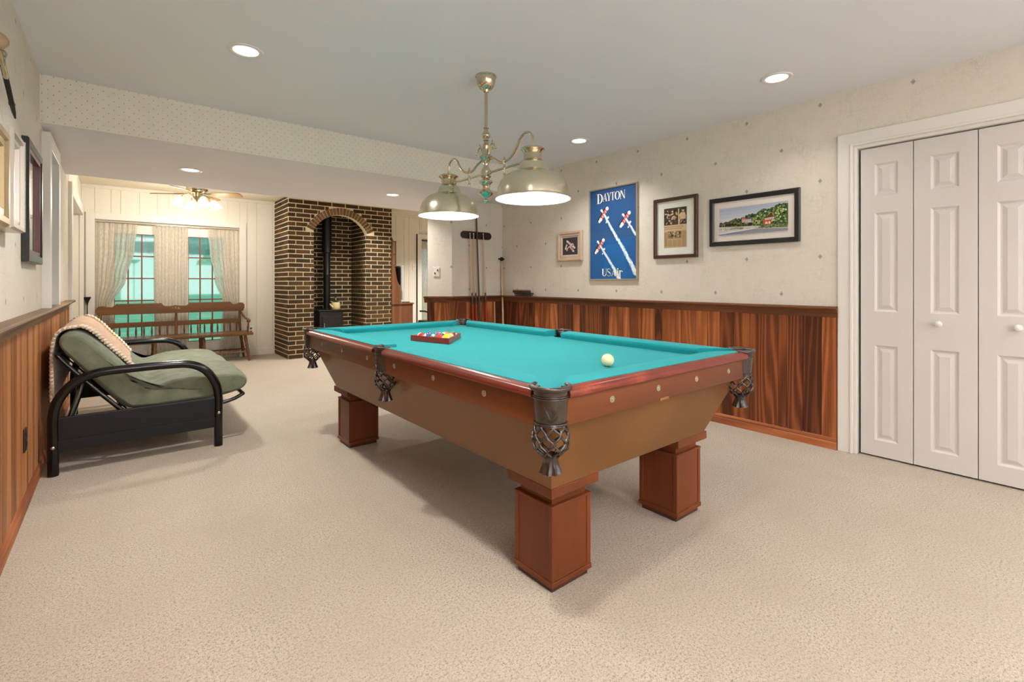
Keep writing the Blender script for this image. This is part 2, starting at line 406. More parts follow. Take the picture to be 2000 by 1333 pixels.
# ------------------------------------------------------------------ mesh helpers
class MB:
    def __init__(s):
        s.v = []; s.f = []; s.mi = []; s.col = []; s.rnd = []
    def add(s, vs, fs, mi=0, col=None, rnd=0.0):
        o = len(s.v)
        s.v += [tuple(p) for p in vs]
        for f in fs:
            s.f.append([i + o for i in f]); s.mi.append(mi); s.col.append(col); s.rnd.append(rnd)
        return s
    def box(s, x0, x1, y0, y1, z0, z1, mi=0, rnd=0.0, col=None):
        vs = [(x0, y0, z0), (x1, y0, z0), (x1, y1, z0), (x0, y1, z0), (x0, y0, z1), (x1, y0, z1), (x1, y1, z1), (x0, y1, z1)]
        fs = [(0, 3, 2, 1), (4, 5, 6, 7), (0, 1, 5, 4), (1, 2, 6, 5), (2, 3, 7, 6), (3, 0, 4, 7)]
        return s.add(vs, fs, mi, col, rnd)
    def hexa(s, bot, top, mi=0, rnd=0.0):
        n = len(bot)
        vs = list(bot) + list(top)
        fs = [tuple(reversed(range(n))), tuple(range(n, 2 * n))] + [(i, (i + 1) % n, n + (i + 1) % n, n + i) for i in range(n)]
        return s.add(vs, fs, mi, None, rnd)
    def prism(s, poly, axis, a, b, mi=0, rnd=0.0, col=None):
        """poly: 2D outline in the plane normal to axis; extruded from a to b"""
        def P(p, h):
            if axis == 0: return (h, p[0], p[1])
            if axis == 1: return (p[0], h, p[1])
            return (p[0], p[1], h)
        n = len(poly)
        vs = [P(p, a) for p in poly] + [P(p, b) for p in poly]
        fs = [tuple(reversed(range(n))), tuple(range(n, 2 * n))] + [(i, (i + 1) % n, n + (i + 1) % n, n + i) for i in range(n)]
        return s.add(vs, fs, mi, col, rnd)
    def lathe(s, prof, c=(0, 0, 0), n=32, mi=0, axis=2, a0=0.0, a1=2 * PI, cap=True):
        full = abs(a1 - a0 - 2 * PI) < 1e-6
        k = n if full else n + 1
        vs = []
        for r, z in prof:
            for i in range(k):
                a = a0 + (a1 - a0) * i / n
                x, y = r * math.cos(a), r * math.sin(a)
                if axis == 2: vs.append((c[0] + x, c[1] + y, c[2] + z))
                elif axis == 1: vs.append((c[0] + x, c[1] + z, c[2] + y))
                else: vs.append((c[0] + z, c[1] + x, c[2] + y))
        fs = []
        for j in range(len(prof) - 1):
            for i in range(n):
                b = (i + 1) % k if full else i + 1
                fs.append((j * k + i, j * k + b, (j + 1) * k + b, (j + 1) * k + i))
        if full and cap:
            if prof[0][0] > 1e-5: fs.append(tuple(reversed(range(k))))
            if prof[-1][0] > 1e-5: fs.append(tuple(range((len(prof) - 1) * k, len(prof) * k)))
        return s.add(vs, fs, mi)
    def tube(s, pts, r, n=10, mi=0, closed=False, flat=None, cap=True):
        pts = [Vector(p) for p in pts]
        m = len(pts)
        rr = r if isinstance(r, (list, tuple)) else [r] * m
        vs = []
        prev = None
        for i, p in enumerate(pts):
            if closed: t = pts[(i + 1) % m] - pts[i - 1]
            elif i == 0: t = pts[1] - pts[0]
            elif i == m - 1: t = pts[-1] - pts[-2]
            else: t = (pts[i + 1] - pts[i]).normalized() + (pts[i] - pts[i - 1]).normalized()
            t = t.normalized() if t.length > 1e-9 else Vector((0, 0, 1))
            if prev is None:
                ref = Vector((0, 0, 1)) if abs(t.z) < 0.9 else Vector((0, 1, 0))
                nx = ref.cross(t).normalized()
            else:
                nx = prev - t * prev.dot(t)
                nx = nx.normalized() if nx.length > 1e-6 else Vector((1, 0, 0)).cross(t).normalized()
            prev = nx
            ny = t.cross(nx)
            for k in range(n):
                a = 2 * PI * k / n
                q = p + (nx * math.cos(a) + ny * math.sin(a) * (flat or 1.0)) * rr[i]
                vs.append(q)
        fs = []
        for i in range(m if closed else m - 1):
            for k in range(n):
                a, b = i * n + k, i * n + (k + 1) % n
                c2, d = ((i + 1) % m) * n + (k + 1) % n, ((i + 1) % m) * n + k
                fs.append((a, b, c2, d))
        if not closed and cap:
            fs.append(tuple(reversed(range(n)))); fs.append(tuple(range((m - 1) * n, m * n)))
        return s.add(vs, fs, mi)
    def sphere(s, c, r, seg=24, rings=14, mi=0, sz=1.0):
        prof = [(max(1e-6, r * math.sin(PI * i / rings)), -r * sz * math.cos(PI * i / rings)) for i in range(rings + 1)]
        return s.lathe(prof, c, seg, mi, cap=False)
    def grid(s, P, mi=0, wrap_u=False):
        """P[j][i] rows of points"""
        h, w = len(P), len(P[0])
        vs = [p for row in P for p in row]
        fs = []
        for j in range(h - 1):
            for i in range(w if wrap_u else w - 1):
                b = (i + 1) % w
                fs.append((j * w + i, j * w + b, (j + 1) * w + b, (j + 1) * w + i))
        return s.add(vs, fs, mi)
    def build(s, name, mats, parent=None, o=(0, 0, 0), smooth=None, bevel=0.0, subd=0, solid=0.0, loc=None, kind=None, label=None, weld=False):
        me = bpy.data.meshes.new(name)
        if parent is not None and o == (0, 0, 0):
            o = parent.get('_o', (0, 0, 0))
        o = tuple(o)
        me.from_pydata([(p[0] - o[0], p[1] - o[1], p[2] - o[2]) for p in s.v], [], s.f)
        if not isinstance(mats, (list, tuple)): mats = [mats]
        for m in mats: me.materials.append(m)
        for p, mi in zip(me.polygons, s.mi): p.material_index = mi
        if any(c is not None for c in s.col):
            ca = me.color_attributes.new('ink', 'FLOAT_COLOR', 'CORNER')
            for p, c in zip(me.polygons, s.col):
                for li in p.loop_indices: ca.data[li].color = c or (1, 1, 1, 1)
        if any(r != 0.0 for r in s.rnd):
            ra = me.attributes.new('rnd', 'FLOAT', 'FACE')
            for i, r in enumerate(s.rnd): ra.data[i].value = r
        if smooth is not None:
            me.shade_smooth()
            me.set_sharp_from_angle(angle=math.radians(smooth))
        me.update()
        ob = bpy.data.objects.new(name, me)
        C.objects.link(ob)
        if parent is not None:
            ob.parent = parent
            ob['_o'] = parent.get('_o', (0, 0, 0)) if o != (0, 0, 0) else (0, 0, 0)
            ob['_o'] = o
        else:
            ob.location = o if loc is None else loc
            ob['_o'] = o
        if weld: ob.modifiers.new('weld', 'WELD').merge_threshold = 0.0002
        if bevel:
            b = ob.modifiers.new('bevel', 'BEVEL'); b.width = bevel; b.segments = 2; b.limit_method = 'ANGLE'; b.angle_limit = 0.6
        if solid:
            b = ob.modifiers.new('solid', 'SOLIDIFY'); b.thickness = solid; b.offset = 0
        if subd:
            b = ob.modifiers.new('sub', 'SUBSURF'); b.levels = subd; b.render_levels = subd
        if kind: ob['kind'] = kind
        if label: ob['label'] = label
        return ob

def thing(name, label, cat, o=(0, 0, 0), group=None, rot=None):
    e = bpy.data.objects.new(name, None)
    e.empty_display_size = 0.1
    e.location = o
    if rot: e.rotation_euler = rot
    C.objects.link(e)
    e['_o'] = tuple(o)
    e['label'] = label; e['category'] = cat
    if group: e['group'] = group
    return e
def tag(o, label, cat, group=None, kind=None):
    o['label'] = label; o['category'] = cat
    if group: o['group'] = group
    if kind: o['kind'] = kind
    return o
def struct(o):
    o['kind'] = 'structure'
    return o
def lamp(name, typ, loc, power, col=(1, 0.95, 0.88), size=0.1, rot=None, parent=None, spot=None):
    d = bpy.data.lights.new(name, typ)
    d.energy = power; d.color = col
    if typ == 'AREA': d.shape = 'DISK'; d.size = size; d.spread = math.radians(125)
    elif typ == 'SPOT':
        d.shadow_soft_size = size; d.spot_size = spot or 2.4; d.spot_blend = 0.8
    else: d.shadow_soft_size = size
    ob = bpy.data.objects.new(name, d)
    if parent is not None:
        po = parent.get('_o', (0, 0, 0))
        ob.parent = parent
        ob.location = (loc[0] - po[0], loc[1] - po[1], loc[2] - po[2])
    else: ob.location = loc
    if rot: ob.rotation_euler = rot
    C.objects.link(ob)
    return ob
def V(*a): return Vector(a)
def smoothpath(pts, n=8):
    """Catmull-Rom through pts"""
    pts = [Vector(p) for p in pts]
    out = []
    for i in range(len(pts) - 1):
        p0 = pts[max(i - 1, 0)]; p1 = pts[i]; p2 = pts[i + 1]; p3 = pts[min(i + 2, len(pts) - 1)]
        for k in range(n):
            t = k / n
            out.append(0.5 * ((2 * p1) + (p2 - p0) * t + (2 * p0 - 5 * p1 + 4 * p2 - p3) * t * t + (3 * p1 - p0 - 3 * p2 + p3) * t ** 3))
    out.append(pts[-1])
    return out
def arcpts(cx, cy, r, a0, a1, n):
    return [(cx + r * math.cos(math.radians(a0 + (a1 - a0) * i / n)), cy + r * math.sin(math.radians(a0 + (a1 - a0) * i / n))) for i in range(n + 1)]

#==SETTING==
XL, XR = -0.38, 3.80
YB = -2.4
YS0, YS1 = 4.16, 5.99      # dropped ceiling band
YF = 8.40
XF = 6.30
# floor
struct(MB().box(XL - 0.3, XF + 0.1, YB, YF + 0.13, -0.05, 0.0).build('floor', m_carpet))
# ceilings
b = MB()
b.box(XL - 0.1, XR + 0.12, YB, YS0, 2.44, 2.56)
b.box(XL - 0.1, XF + 0.1, YS0, YS1, 2.14, 2.56)
b.box(XL - 0.1, XF + 0.1, YS1, YF + 0.12, 2.44, 2.56, 1)
struct(b.build('ceiling', [m_ceil, m_ceil_far]))
struct(MB().box(XL, XR, YS0 - 0.006, YS0, 2.14, 2.44).build('wall_soffit', m_wp_s))
struct(MB().box(XL, XF, YS1, YS1 + 0.006, 2.14, 2.44).build('wall_soffit_rear', m_panel))
# left wall with two openings (small cased pass-through above the rail, wide opening of the far room)
b = MB()
WT = 0.10
b.box(XL - WT, XL, YB, 4.33, 0, 2.44)
b.box(XL - WT, XL, 4.33, 4.85, 0, 0.97)
b.box(XL - WT, XL, 4.33, 4.85, 2.02, 2.44)
b.box(XL - WT, XL, 4.85, 6.45, 0, 2.44)
b.box(XL - WT, XL, 6.45, 8.28, 2.02, 2.44, 1)
b.box(XL - WT, XL, 8.28, YF + 0.1, 0, 2.44, 1)
struct(b.build('wall_left', [m_wp_r, m_panel]))
b = MB()
b.box(XL - 0.8, XL - 0.75, 4.0, 5.6, 0, 2.44)
b.box(XL - 0.75, XL - WT, 4.0, 4.05, 0, 2.44)
b.box(XL - 0.75, XL - WT, 5.55, 5.6, 0, 2.44)
b.box(XL - 0.8, XL - WT, 4.0, 5.6, 2.44, 2.48)
struct(b.build('wall_stairwell', m_blue_grey))
b = MB()
for i, y in enumerate([6.45, 6.75, 7.0, 7.3, 7.55, 7.85, 8.1]):
    y1 = [6.745, 6.995, 7.295, 7.545, 7.845, 8.095, 8.28][i]
    b.box(XL - 0.34, XL - 0.30, y, y1, 0, 2.02)
b.box(XL - 0.36, XL - 0.335, 6.45, 8.28, 0, 2.02)
b.box(XL - 0.34, XL - WT, 6.40, 6.45, 0, 2.02)
b.box(XL - 0.34, XL - WT, 8.28, 8.33, 0, 2.02)
b.box(XL - 0.34, XL - WT, 6.40, 8.33, 2.02, 2.06)
struct(b.build('wall_recess', m_panel, bevel=0.002))
# casing of the small opening
b = MB()
for (y0, y1, z0, z1) in ((4.25, 4.34, 0.965, 2.11), (4.84, 4.93, 0.965, 2.11), (4.34, 4.84, 2.01, 2.11)):
    b.box(XL - 0.02, XL + 0.042, y0, y1, z0, z1)
b.box(XL - WT, XL, 4.33, 4.345, 0.97, 2.02); b.box(XL - WT, XL, 4.835, 4.85, 0.97, 2.02)
b.box(XL - WT, XL + 0.02, 4.34, 4.84, 0.965, 0.98)
struct(b.build('trim_1', m_white, bevel=0.004))
b = MB()
for (y0, y1, z0, z1) in ((6.33, 6.46, 0, 2.13), (8.27, 8.36, 0, 2.13), (6.46, 8.27, 2.01, 2.13)):
    b.box(XL - 0.01, XL + 0.03, y0, y1, z0, z1)
struct(b.build('trim_2', m_white, bevel=0.004))

# right wall + closet opening y<1.032
b = MB()
b.box(XR, XR + 0.12, 1.03, 4.95, 0, 2.44)
b.box(XR, XR + 0.12, YB, 1.03, 2.055, 2.44)
b.box(XR, XR + 0.12, YB, -0.62, 0, 2.055)
struct(b.build('wall_right', m_wp_r))
b = MB()
b.box(XR + 0.75, XR + 0.8, -0.8, 1.2, 0, 2.44)
b.box(XR + 0.12, XR + 0.75, -0.8, -0.75, 0, 2.44); b.box(XR + 0.12, XR + 0.75, 1.15, 1.2, 0, 2.44)
b.box(XR + 0.12, XR + 0.8, -0.8, 1.2, 2.1, 2.15)
struct(b.build('wall_closet', m_white))
# back-right wall with the bevelled end
b = MB()
b.prism([(3.92, 4.83), (3.92, 4.96), (3.10, 4.96), (2.93, 5.13), (2.835, 5.035), (3.045, 4.83)][::-1], 2, 0, 2.44)
struct(b.build('wall_back', m_wp_b))
b = MB()
b.box(XL - 0.1, 0.2, YB - 0.1, YB, 0, 2.44); b.box(3.2, XR + 0.12, YB - 0.1, YB, 0, 2.44)
b.box(0.2, 3.2, YB - 0.1, YB, 0, 0.6); b.box(0.2, 3.2, YB - 0.1, YB, 2.1, 2.44)
struct(b.build('wall_behind', m_wp_b))
b = MB()
for x in (0.2, 1.17, 2.17, 3.14): b.box(x, x + 0.06, YB - 0.08, YB - 0.03, 0.6, 2.1)
for z in (0.6, 1.32, 2.04): b.box(0.2, 3.2, YB - 0.08, YB - 0.03, z, z + 0.06)
struct(b.build('window_added', m_white))  # window frame added only to go with the rear fill lamp
struct(MB().box(XF, XF + 0.1, 4.96, YF + 0.1, 0, 2.44).build('wall_far_right', m_panel))
struct(MB().box(XR + 0.12, XF + 0.1, 4.90, 4.96, 0, 2.44).build('wall_far_front', m_panel))
# far wall of vertical boards with two door openings
b = MB()
OP = [(-0.246, 1.444, 1.985), (4.59, 6.1, 2.0)]
segs = [(XL, -0.246, 0, 2.44), (-0.246, 1.444, 1.985, 2.44), (1.444, 4.59, 0, 2.44), (4.59, 6.1, 2.0, 2.44), (6.1, XF, 0, 2.44)]
edges = [XL]
rr = random.Random(4)
while edges[-1] < XF:
    edges.append(edges[-1] + rr.choice([0.10, 0.13, 0.17, 0.20, 0.23]))
edges[-1] = XF
for (x0, x1, z0, z1) in segs:
    b.box(x0, x1, YF + 0.008, YF + 0.12, z0, z1)
    cs = [x0] + [e for e in edges if x0 + 0.01 < e < x1 - 0.01] + [x1]
    for a, c in zip(cs, cs[1:]):
        b.box(a + 0.002, c - 0.002, YF, YF + 0.01, z0, z1)
struct(b.build('wall_far', m_panel))
b = MB()
for x0, x1, zt in OP:
    b.box(x0 - 0.09, x0, YF - 0.018, YF + 0.01, 0, zt + 0.09)
    b.box(x1, x1 + 0.09, YF - 0.018, YF + 0.01, 0, zt + 0.09)
    b.box(x0, x1, YF - 0.018, YF + 0.01, zt, zt + 0.09)
struct(b.build('trim_3', m_white, bevel=0.003))
b = MB().box(1.535, 4.50, YF - 0.014, YF, 0, 0.10)
struct(b.build('baseboard_far', m_panel, bevel=0.003))
struct(MB().box(4.484, 4.497, YF - 0.022, YF, 0, 2.09).build('casing_dark_strip', m_black_gap))  # solid dark strip drawn as a thin line beside the door casing
struct(MB().box(XL, XF, YF - 0.02, YF + 0.01, 2.395, 2.44).build('trim_4', m_panel, bevel=0.004))

# wainscots: boards, cap rail and base
def boards(b, axis, pos, thick, a0, a1, z0, z1, cuts, seed):
    rg = random.Random(seed)
    cs = [a0] + sorted(c for c in cuts if a0 < c < a1)
    while cs and cs[-1] < a1 - 0.14:
        cs.append(cs[-1] + rg.choice([0.09, 0.10, 0.12, 0.14, 0.075]))
    cs.append(a1)
    for p, q in zip(cs, cs[1:]):
        g = 0.0015
        r = rg.random() * 0.98 + 0.01
        t2 = thick - rg.random() * 0.002
        if axis == 1: b.box(min(pos, pos + t2), max(pos, pos + t2), p + g, q - g, z0, z1, 0, r)
        else: b.box(p + g, q - g, min(pos, pos + t2), max(pos, pos + t2), z0, z1, 0, r)
cuts_r = [1.215, 1.331, 1.44, 1.497, 1.706, 1.83, 1.944, 2.054, 2.159, 2.288, 2.343]
b = MB()
boards(b, 1, XR, -0.014, 1.122, 4.83, 0.0, 0.93, cuts_r, 11)
b.box(XR - 0.004, XR, 1.122, 4.83, 0, 0.93, 0, 0.5)
w_r = struct(b.build('trim_5', m_wain_r, bevel=0.0012))
def railprof(sgn, base):
    # (offset from wall, z) profile of the cap and apron moulding
    return [(base, 0.905), (base + sgn * 0.018, 0.905), (base + sgn * 0.020, 0.93), (base + sgn * 0.034, 0.945), (base + sgn * 0.040, 0.957), (base + sgn * 0.062, 0.961), (base + sgn * 0.066, 0.970), (base + sgn * 0.062, 0.980), (base, 0.980)]
b = MB(); b.prism(railprof(-1, XR), 1, 1.115, 4.80)
struct(b.build('trim_6', m_rail_r, bevel=0.0015))
baseprof = [(0, 0), (0.024, 0), (0.024, 0.045), (0.020, 0.052), (0.022, 0.060), (0.017, 0.075), (0.010, 0.085), (0, 0.088)]
b = MB(); b.prism([(XR - p[0], p[1]) for p in baseprof], 1, 1.122, 4.81)
struct(b.build('baseboard_right', m_base_r))
# back-right return and bevelled end
b = MB()
boards(b, 0, 4.83, -0.014, 3.045, XR, 0.0, 0.93, [], 5)
# bevelled board panel
dx, dy = (2.835 - 3.045), (5.035 - 4.83)
L = math.hypot(dx, dy); ux, uy = dx / L, dy / L; nx, ny = uy, -ux
if nx * (-1) + ny * (-1) < 0: nx, ny = -nx, -ny
for k, (s0, s1) in enumerate(((0.0, 0.035), (0.038, 0.13), (0.133, 0.21), (0.213, L))):
    q = [(3.045 + ux * s0, 4.83 + uy * s0), (3.045 + ux * s1, 4.83 + uy * s1)]
    th = 0.020 if k in (0, 3) else 0.012
    poly = [q[0], q[1], (q[1][0] + nx * th, q[1][1] + ny * th), (q[0][0] + nx * th, q[0][1] + ny * th)]
    b.prism(poly, 2, 0, 0.93, 0, 0.2 + 0.17 * k)
b.box(3.05, 3.13, 4.808, 4.83, 0, 0.93, 0, 0.33)
struct(b.build('trim_7', m_wain_r, bevel=0.0012))
b = MB()
o1 = [(3.80, 4.83), (3.045, 4.83), (2.835, 5.035), (2.81, 5.06)]
def off(p, d, i):
    if i == 0: return (p[0], p[1] - d)
    if i == 1: return (p[0] - d * 0.414, p[1] - d)
    return (p[0] + nx * d, p[1] + ny * d)
def strip(d, z0, z1):
    for i in range(3):
        a, c = o1[i], o1[i + 1]
        A, D = off(a, d, i), off(c, d, i + 1)
        b.prism([a, c, D, A], 2, z0, z1)
strip(0.020, 0.905, 0.93); strip(0.038, 0.93, 0.96); strip(0.066, 0.96, 0.98)
struct(b.build('trim_8', m_rail_b, bevel=0.002))
# left wainscot
b = MB()
boards(b, 1, XL, 0.014, YB, 6.05, 0.0, 0.93, [], 21)
b.box(XL, XL + 0.004, YB, 6.05, 0, 0.93, 0, 0.5)
b.box(XL, XL + 0.022, 6.05, 6.09, 0, 0.93, 0, 0.4)
struct(b.build('trim_9', m_wain_l, bevel=0.0012))
b = MB(); b.prism(railprof(1, XL), 1, YB, 6.12)
struct(b.build('trim_10', m_rail_l, bevel=0.0015))
b = MB(); b.prism([(XL + p[0], p[1]) for p in baseprof], 1, YB, 6.09)
struct(b.build('baseboard_left', m_base_r))

# closet casing and bifold leaves
b = MB()
def ushape(y0, y1, zt, w):  # door-frame outline: outer edge y0..y1, top zt, board width w
    return [(y0, 0), (y0 + w, 0), (y0 + w, zt - w), (y1 - w, zt - w), (y1 - w, 0), (y1, 0), (y1, zt), (y0, zt)]
b.prism(ushape(-0.708, 1.118, 2.143, 0.088), 0, XR - 0.016, XR)
b.prism(ushape(-0.636, 1.046, 2.071, 0.016), 0, XR - 0.024, XR - 0.015)
b.prism(ushape(-0.622, 1.032, 2.057, 0.022), 0, XR - 0.004, XR + 0.12)
struct(b.build('trim_11', m_white, bevel=0.004))

def leaf(b, y0, y1, xf):
    """six-panel style narrow leaf, raised panels cut as real relief; y0<y1, front face at xf"""
    th = 0.033
    rows = [(0.115, 0.735), (0.955, 1.60), (1.71, 1.92)]
    # back slab
    b.box(xf + 0.010, xf + th, y0, y1, 0.012, 2.028)
    w = y1 - y0
    py0, py1 = y0 + 0.075 * w / 0.27, y1 - 0.075 * w / 0.27
    zz = [0.012] + [z for r in rows for z in r] + [2.028]
    # stiles and rails
    b.box(xf, xf + 0.012, y0, py0, 0.012, 2.028)
    b.box(xf, xf + 0.012, py1, y1, 0.012, 2.028)
    b.box(xf, xf + 0.012, py0, py1, 0.012, rows[0][0])
    b.box(xf, xf + 0.012, py0, py1, rows[0][1], rows[1][0])
    b.box(xf, xf + 0.012, py0, py1, rows[1][1], rows[2][0])
    b.box(xf, xf + 0.012, py0, py1, rows[2][1], 2.028)
    for z0, z1 in rows:
        # sloping sides down to the field, then a raised centre
        def ring(m, d): return [(xf + d, py0 + m, z0 + m), (xf + d, py1 - m, z0 + m), (xf + d, py1 - m, z1 - m), (xf + d, py0 + m, z1 - m)]
        rs = [ring(0, 0.0), ring(0.012, 0.009), ring(0.020, 0.009), ring(0.040, 0.003)]
        vs = [p for r in rs for p in r]
        fs = []
        for j in range(3):
            for i in range(4):
                k = (i + 1) % 4
                fs.append((j * 4 + i, (j + 1) * 4 + i, (j + 1) * 4 + k, j * 4 + k))
        fs.append((12, 15, 14, 13))
        b.add(vs, fs)
ys = [0.998, 0.722, 0.430, 0.155, -0.12, -0.59]
XD = XR + 0.028
def knob(parent, y, z):
    k = MB()
    k.lathe([(0.0001, 0.0), (0.013, 0.0), (0.011, -0.008), (0.008, -0.012), (0.013, -0.018), (0.018, -0.026), (0.019, -0.033), (0.015, -0.040), (0.006, -0.044), (0.0001, -0.0445)], (XD, y, z), 20, 0, axis=0)
    return k.build('door_knob', m_plate, parent, smooth=60)
d1 = bpy.data.objects.new('door_1', None); C.objects.link(d1); d1['kind'] = 'structure'; d1['_o'] = (XD, 0.722, 0); d1.location = (XD, 0.722, 0)
for a, c in ((ys[1] + 0.002, ys[0] - 0.002), (ys[2] + 0.002, ys[1] - 0.002)):
    b = MB(); leaf(b, a, c, XD); b.build('door_panel', m_door, d1)
knob(d1, 0.600, 0.895)
d2 = bpy.data.objects.new('door_2', None); C.objects.link(d2); d2['kind'] = 'structure'; d2['_o'] = (XD, 0.155, 0); d2.location = (XD, 0.155, 0)
for a, c in ((ys[3] + 0.002, ys[2] - 0.002), (ys[4] + 0.002, ys[3] - 0.002)):
    b = MB(); leaf(b, a, c, XD); b.build('door_panel', m_door, d2)
knob(d2, 0.270, 0.895)
d2b = bpy.data.objects.new('door_3', None); C.objects.link(d2b); d2b['kind'] = 'structure'; d2b['_o'] = (XD, -0.4, 0); d2b.location = (XD, -0.4, 0)
b = MB(); leaf(b, -0.59, -0.124, XD); b.build('door_panel', m_door, d2b, bevel=0.0015)

# french doors (window_1, window_2)
def french(name, x0, x1, zt, cells):
    e = bpy.data.objects.new(name, None); C.objects.link(e); e['kind'] = 'structure'; e['_o'] = (x0, YF + 0.1, 0); e.location = (x0, YF + 0.1, 0)
    yd0, yd1 = YF + 0.085, YF + 0.12
    fr = MB()
    gl = MB(); mu = MB()
    zs = [0.27, 0.58, 0.89, 1.20, 1.51, 1.82]
    xs = [x0] + [q for c in cells for q in (c[0], c[-1])] + [x1]
    for i in range(0, len(xs), 2):
        fr.box(xs[i], xs[i + 1], yd0, yd1, 0, zt)
    for c in cells:
        fr.box(c[0], c[-1], yd0, yd1, 0, zs[0]); fr.box(c[0], c[-1], yd0, yd1, zs[-1], zt)
        gl.box(c[0], c[-1], yd0 + 0.015, yd0 + 0.019, zs[0], zs[-1])
        for x in c: mu.box(x - 0.008, x + 0.008, yd0 + 0.002, yd1 - 0.004, zs[0], zs[-1])
        for z in zs: mu.box(c[0], c[-1], yd0 + 0.004, yd1 - 0.006, z - 0.008, z + 0.008)
    fr.build('door_frame', m_white, e); gl.build('glass_pane', m_glass, e); mu.build('muntin', m_muntin, e)
    return e
french('window_1', -0.246, 1.444, 1.985, [[-0.05, 0.10, 0.25, 0.40], [0.79, 0.94, 1.097, 1.25]])
french('window_2', 4.59, 6.10, 2.0, [[4.64, 4.79, 4.94, 5.09, 5.24], [5.46, 5.61, 5.76, 5.91, 6.06]])
# outside
struct(MB().box(-8, 20, YF + 0.13, 40, -0.3, -0.12).build('ground', m_patio))
b = MB()
gpts = []
rg = random.Random(3)
for j in range(16):
    row = []
    for i in range(30):
        x = -7 + i * 0.55
        y = YF + 1.5 + j * 0.9
        z = -0.1 + max(0, j - 1) * 0.17 + 0.05 * math.sin(i * 0.7) + rg.uniform(-0.02, 0.02)
        row.append((x, y, z))
    gpts.append(row)
b.grid(gpts)
tag(b.build('grassy_bank', m_grass, smooth=60), 'green grassy bank rising outside the french doors', 'lawn', kind='stuff')
b = MB()
for k in range(26):
    cx = -7 + k * 0.6; cy = YF + 18 + rg.uniform(-0.8, 0.8)
    P = []
    rad = rg.uniform(0.9, 1.3); hh = rg.uniform(2.6, 3.4)
    for j in range(9):
        t = j / 8
        row = []
        for i in range(14):
            a = 2 * PI * i / 14
            r = rad * (0.35 + 0.65 * math.sin(PI * min(1, 0.15 + t * 0.85))) * rg.uniform(0.88, 1.1)
            row.append((cx + r * math.cos(a), cy + r * math.sin(a), 1.5 + hh * t))
        P.append(row)
    b.grid(P, wrap_u=True)
tag(b.build('hedge', m_hedge, smooth=60), 'dense green hedge at the top of the bank outside', 'hedge', kind='stuff')
#==THINGS==
# ------------------------------------------------------------------ pool table
TX0, TX1, TY0, TY1 = 1.018, 2.420, 1.057, 3.612
TCX, TCY = (TX0 + TX1) / 2, (TY0 + TY1) / 2
HX, HY = 0.559, 1.118
pt = thing('pool_table', 'wooden pool table with teal cloth, leather net pockets and square legs on beige carpet', 'pool table', (TCX, TCY, 0))
ZB = 0.772
# bed cloth with pocket cut-outs
PC = 0.055
corners = [(TX0 + PC, TY0 + PC), (TX1 - PC, TY0 + PC), (TX1 - PC, TY1 - PC), (TX0 + PC, TY1 - PC)]
bx0, bx1, by0, by1 = TX0 + 0.10, TX1 - 0.10, TY0 + 0.10, TY1 - 0.10
poly = []
def carc(c, r, a0, a1, n=8): return arcpts(c[0], c[1], r, a0, a1, n)
poly += carc(corners[0], 0.068, 62, 28, 6)
poly += [(bx0 + 0.15, by0)] if False else []
poly = []
poly += carc(corners[0], 0.066, 63, 27, 6)
poly += carc(corners[1], 0.066, 153, 117, 6)
poly += carc((TX1 - 0.045, TCY), 0.066, 236, 124, 8)
poly += carc(corners[2], 0.066, 243, 207, 6)
poly += carc(corners[3], 0.066, 333, 297, 6)
poly += carc((TX0 + 0.045, TCY), 0.066, 56, -56, 8)
MB().prism(poly, 2, ZB - 0.03, ZB).build('bed_cloth', m_cloth, pt, smooth=30)
# rails: wood moulding + cloth cushion
def rail(p, q, inward):
    """p->q along the outer edge, inward = unit vector to the table centre"""
    p = Vector((*p, 0)); q = Vector((*q, 0)); d = (q - p).normalized(); w = Vector((*inward, 0))
    prof = [(0.030, 0.7755), (0.006, 0.7755), (0.001, 0.780), (0.0, 0.786), (0.002, 0.797), (0.010, 0.805), (0.022, 0.809), (0.042, 0.810), (0.045, 0.7755)]
    b = MB()
    n = len(prof)
    def ends(pt_, ext): return [tuple(pt_ + w * a + Vector((0, 0, z))) for a, z in prof]
    A = ends(p, 0); B = ends(q, 0)
    b.add(A + B, [tuple(range(n)), tuple(reversed(range(n, 2 * n)))] + [(i, n + i, n + (i + 1) % n, (i + 1) % n) for i in range(n)])
    b.build('rail', m_rail_wood, pt, smooth=35)
    prof2 = [(0.036, 0.798, 0), (0.037, 0.8115, 0), (0.050, 0.814, 0), (0.110, 0.812, 0), (0.140, 0.809, 1), (0.148, 0.800, 1), (0.146, 0.794, 1), (0.118, 0.773, 0.6), (0.10, 0.765, 0.4)]
    return p, q, d, w, prof2
def cushion(p, q, inward, cutp, cutq):
    p = Vector((*p, 0)); q = Vector((*q, 0)); d = (q - p).normalized(); w = Vector((*inward, 0))
    prof = [(0.034, 0.790), (0.036, 0.8115), (0.048, 0.8135), (0.110, 0.812), (0.138, 0.8105), (0.146, 0.806), (0.148, 0.799), (0.145, 0.790), (0.140, 0.7725), (0.034, 0.7725)]
    b = MB()
    def sec(base, cut, sg):
        out = []
        for a, z in prof:
            k = max(0.0, (a - 0.040) / 0.108)
            out.append(tuple(base + w * a + d * (sg * cut * k) + Vector((0, 0, z))))
        return out
    A = sec(p, cutp, 1); B = sec(q, cutq, -1); n = len(prof)
    b.add(A + B, [tuple(range(n)), tuple(reversed(range(n, 2 * n)))] + [(i, n + i, n + (i + 1) % n, (i + 1) % n) for i in range(n)])
    b.build('cushion', m_cloth, pt, smooth=40)
EC, ES = 0.090, 0.060      # gaps at corner and side pockets
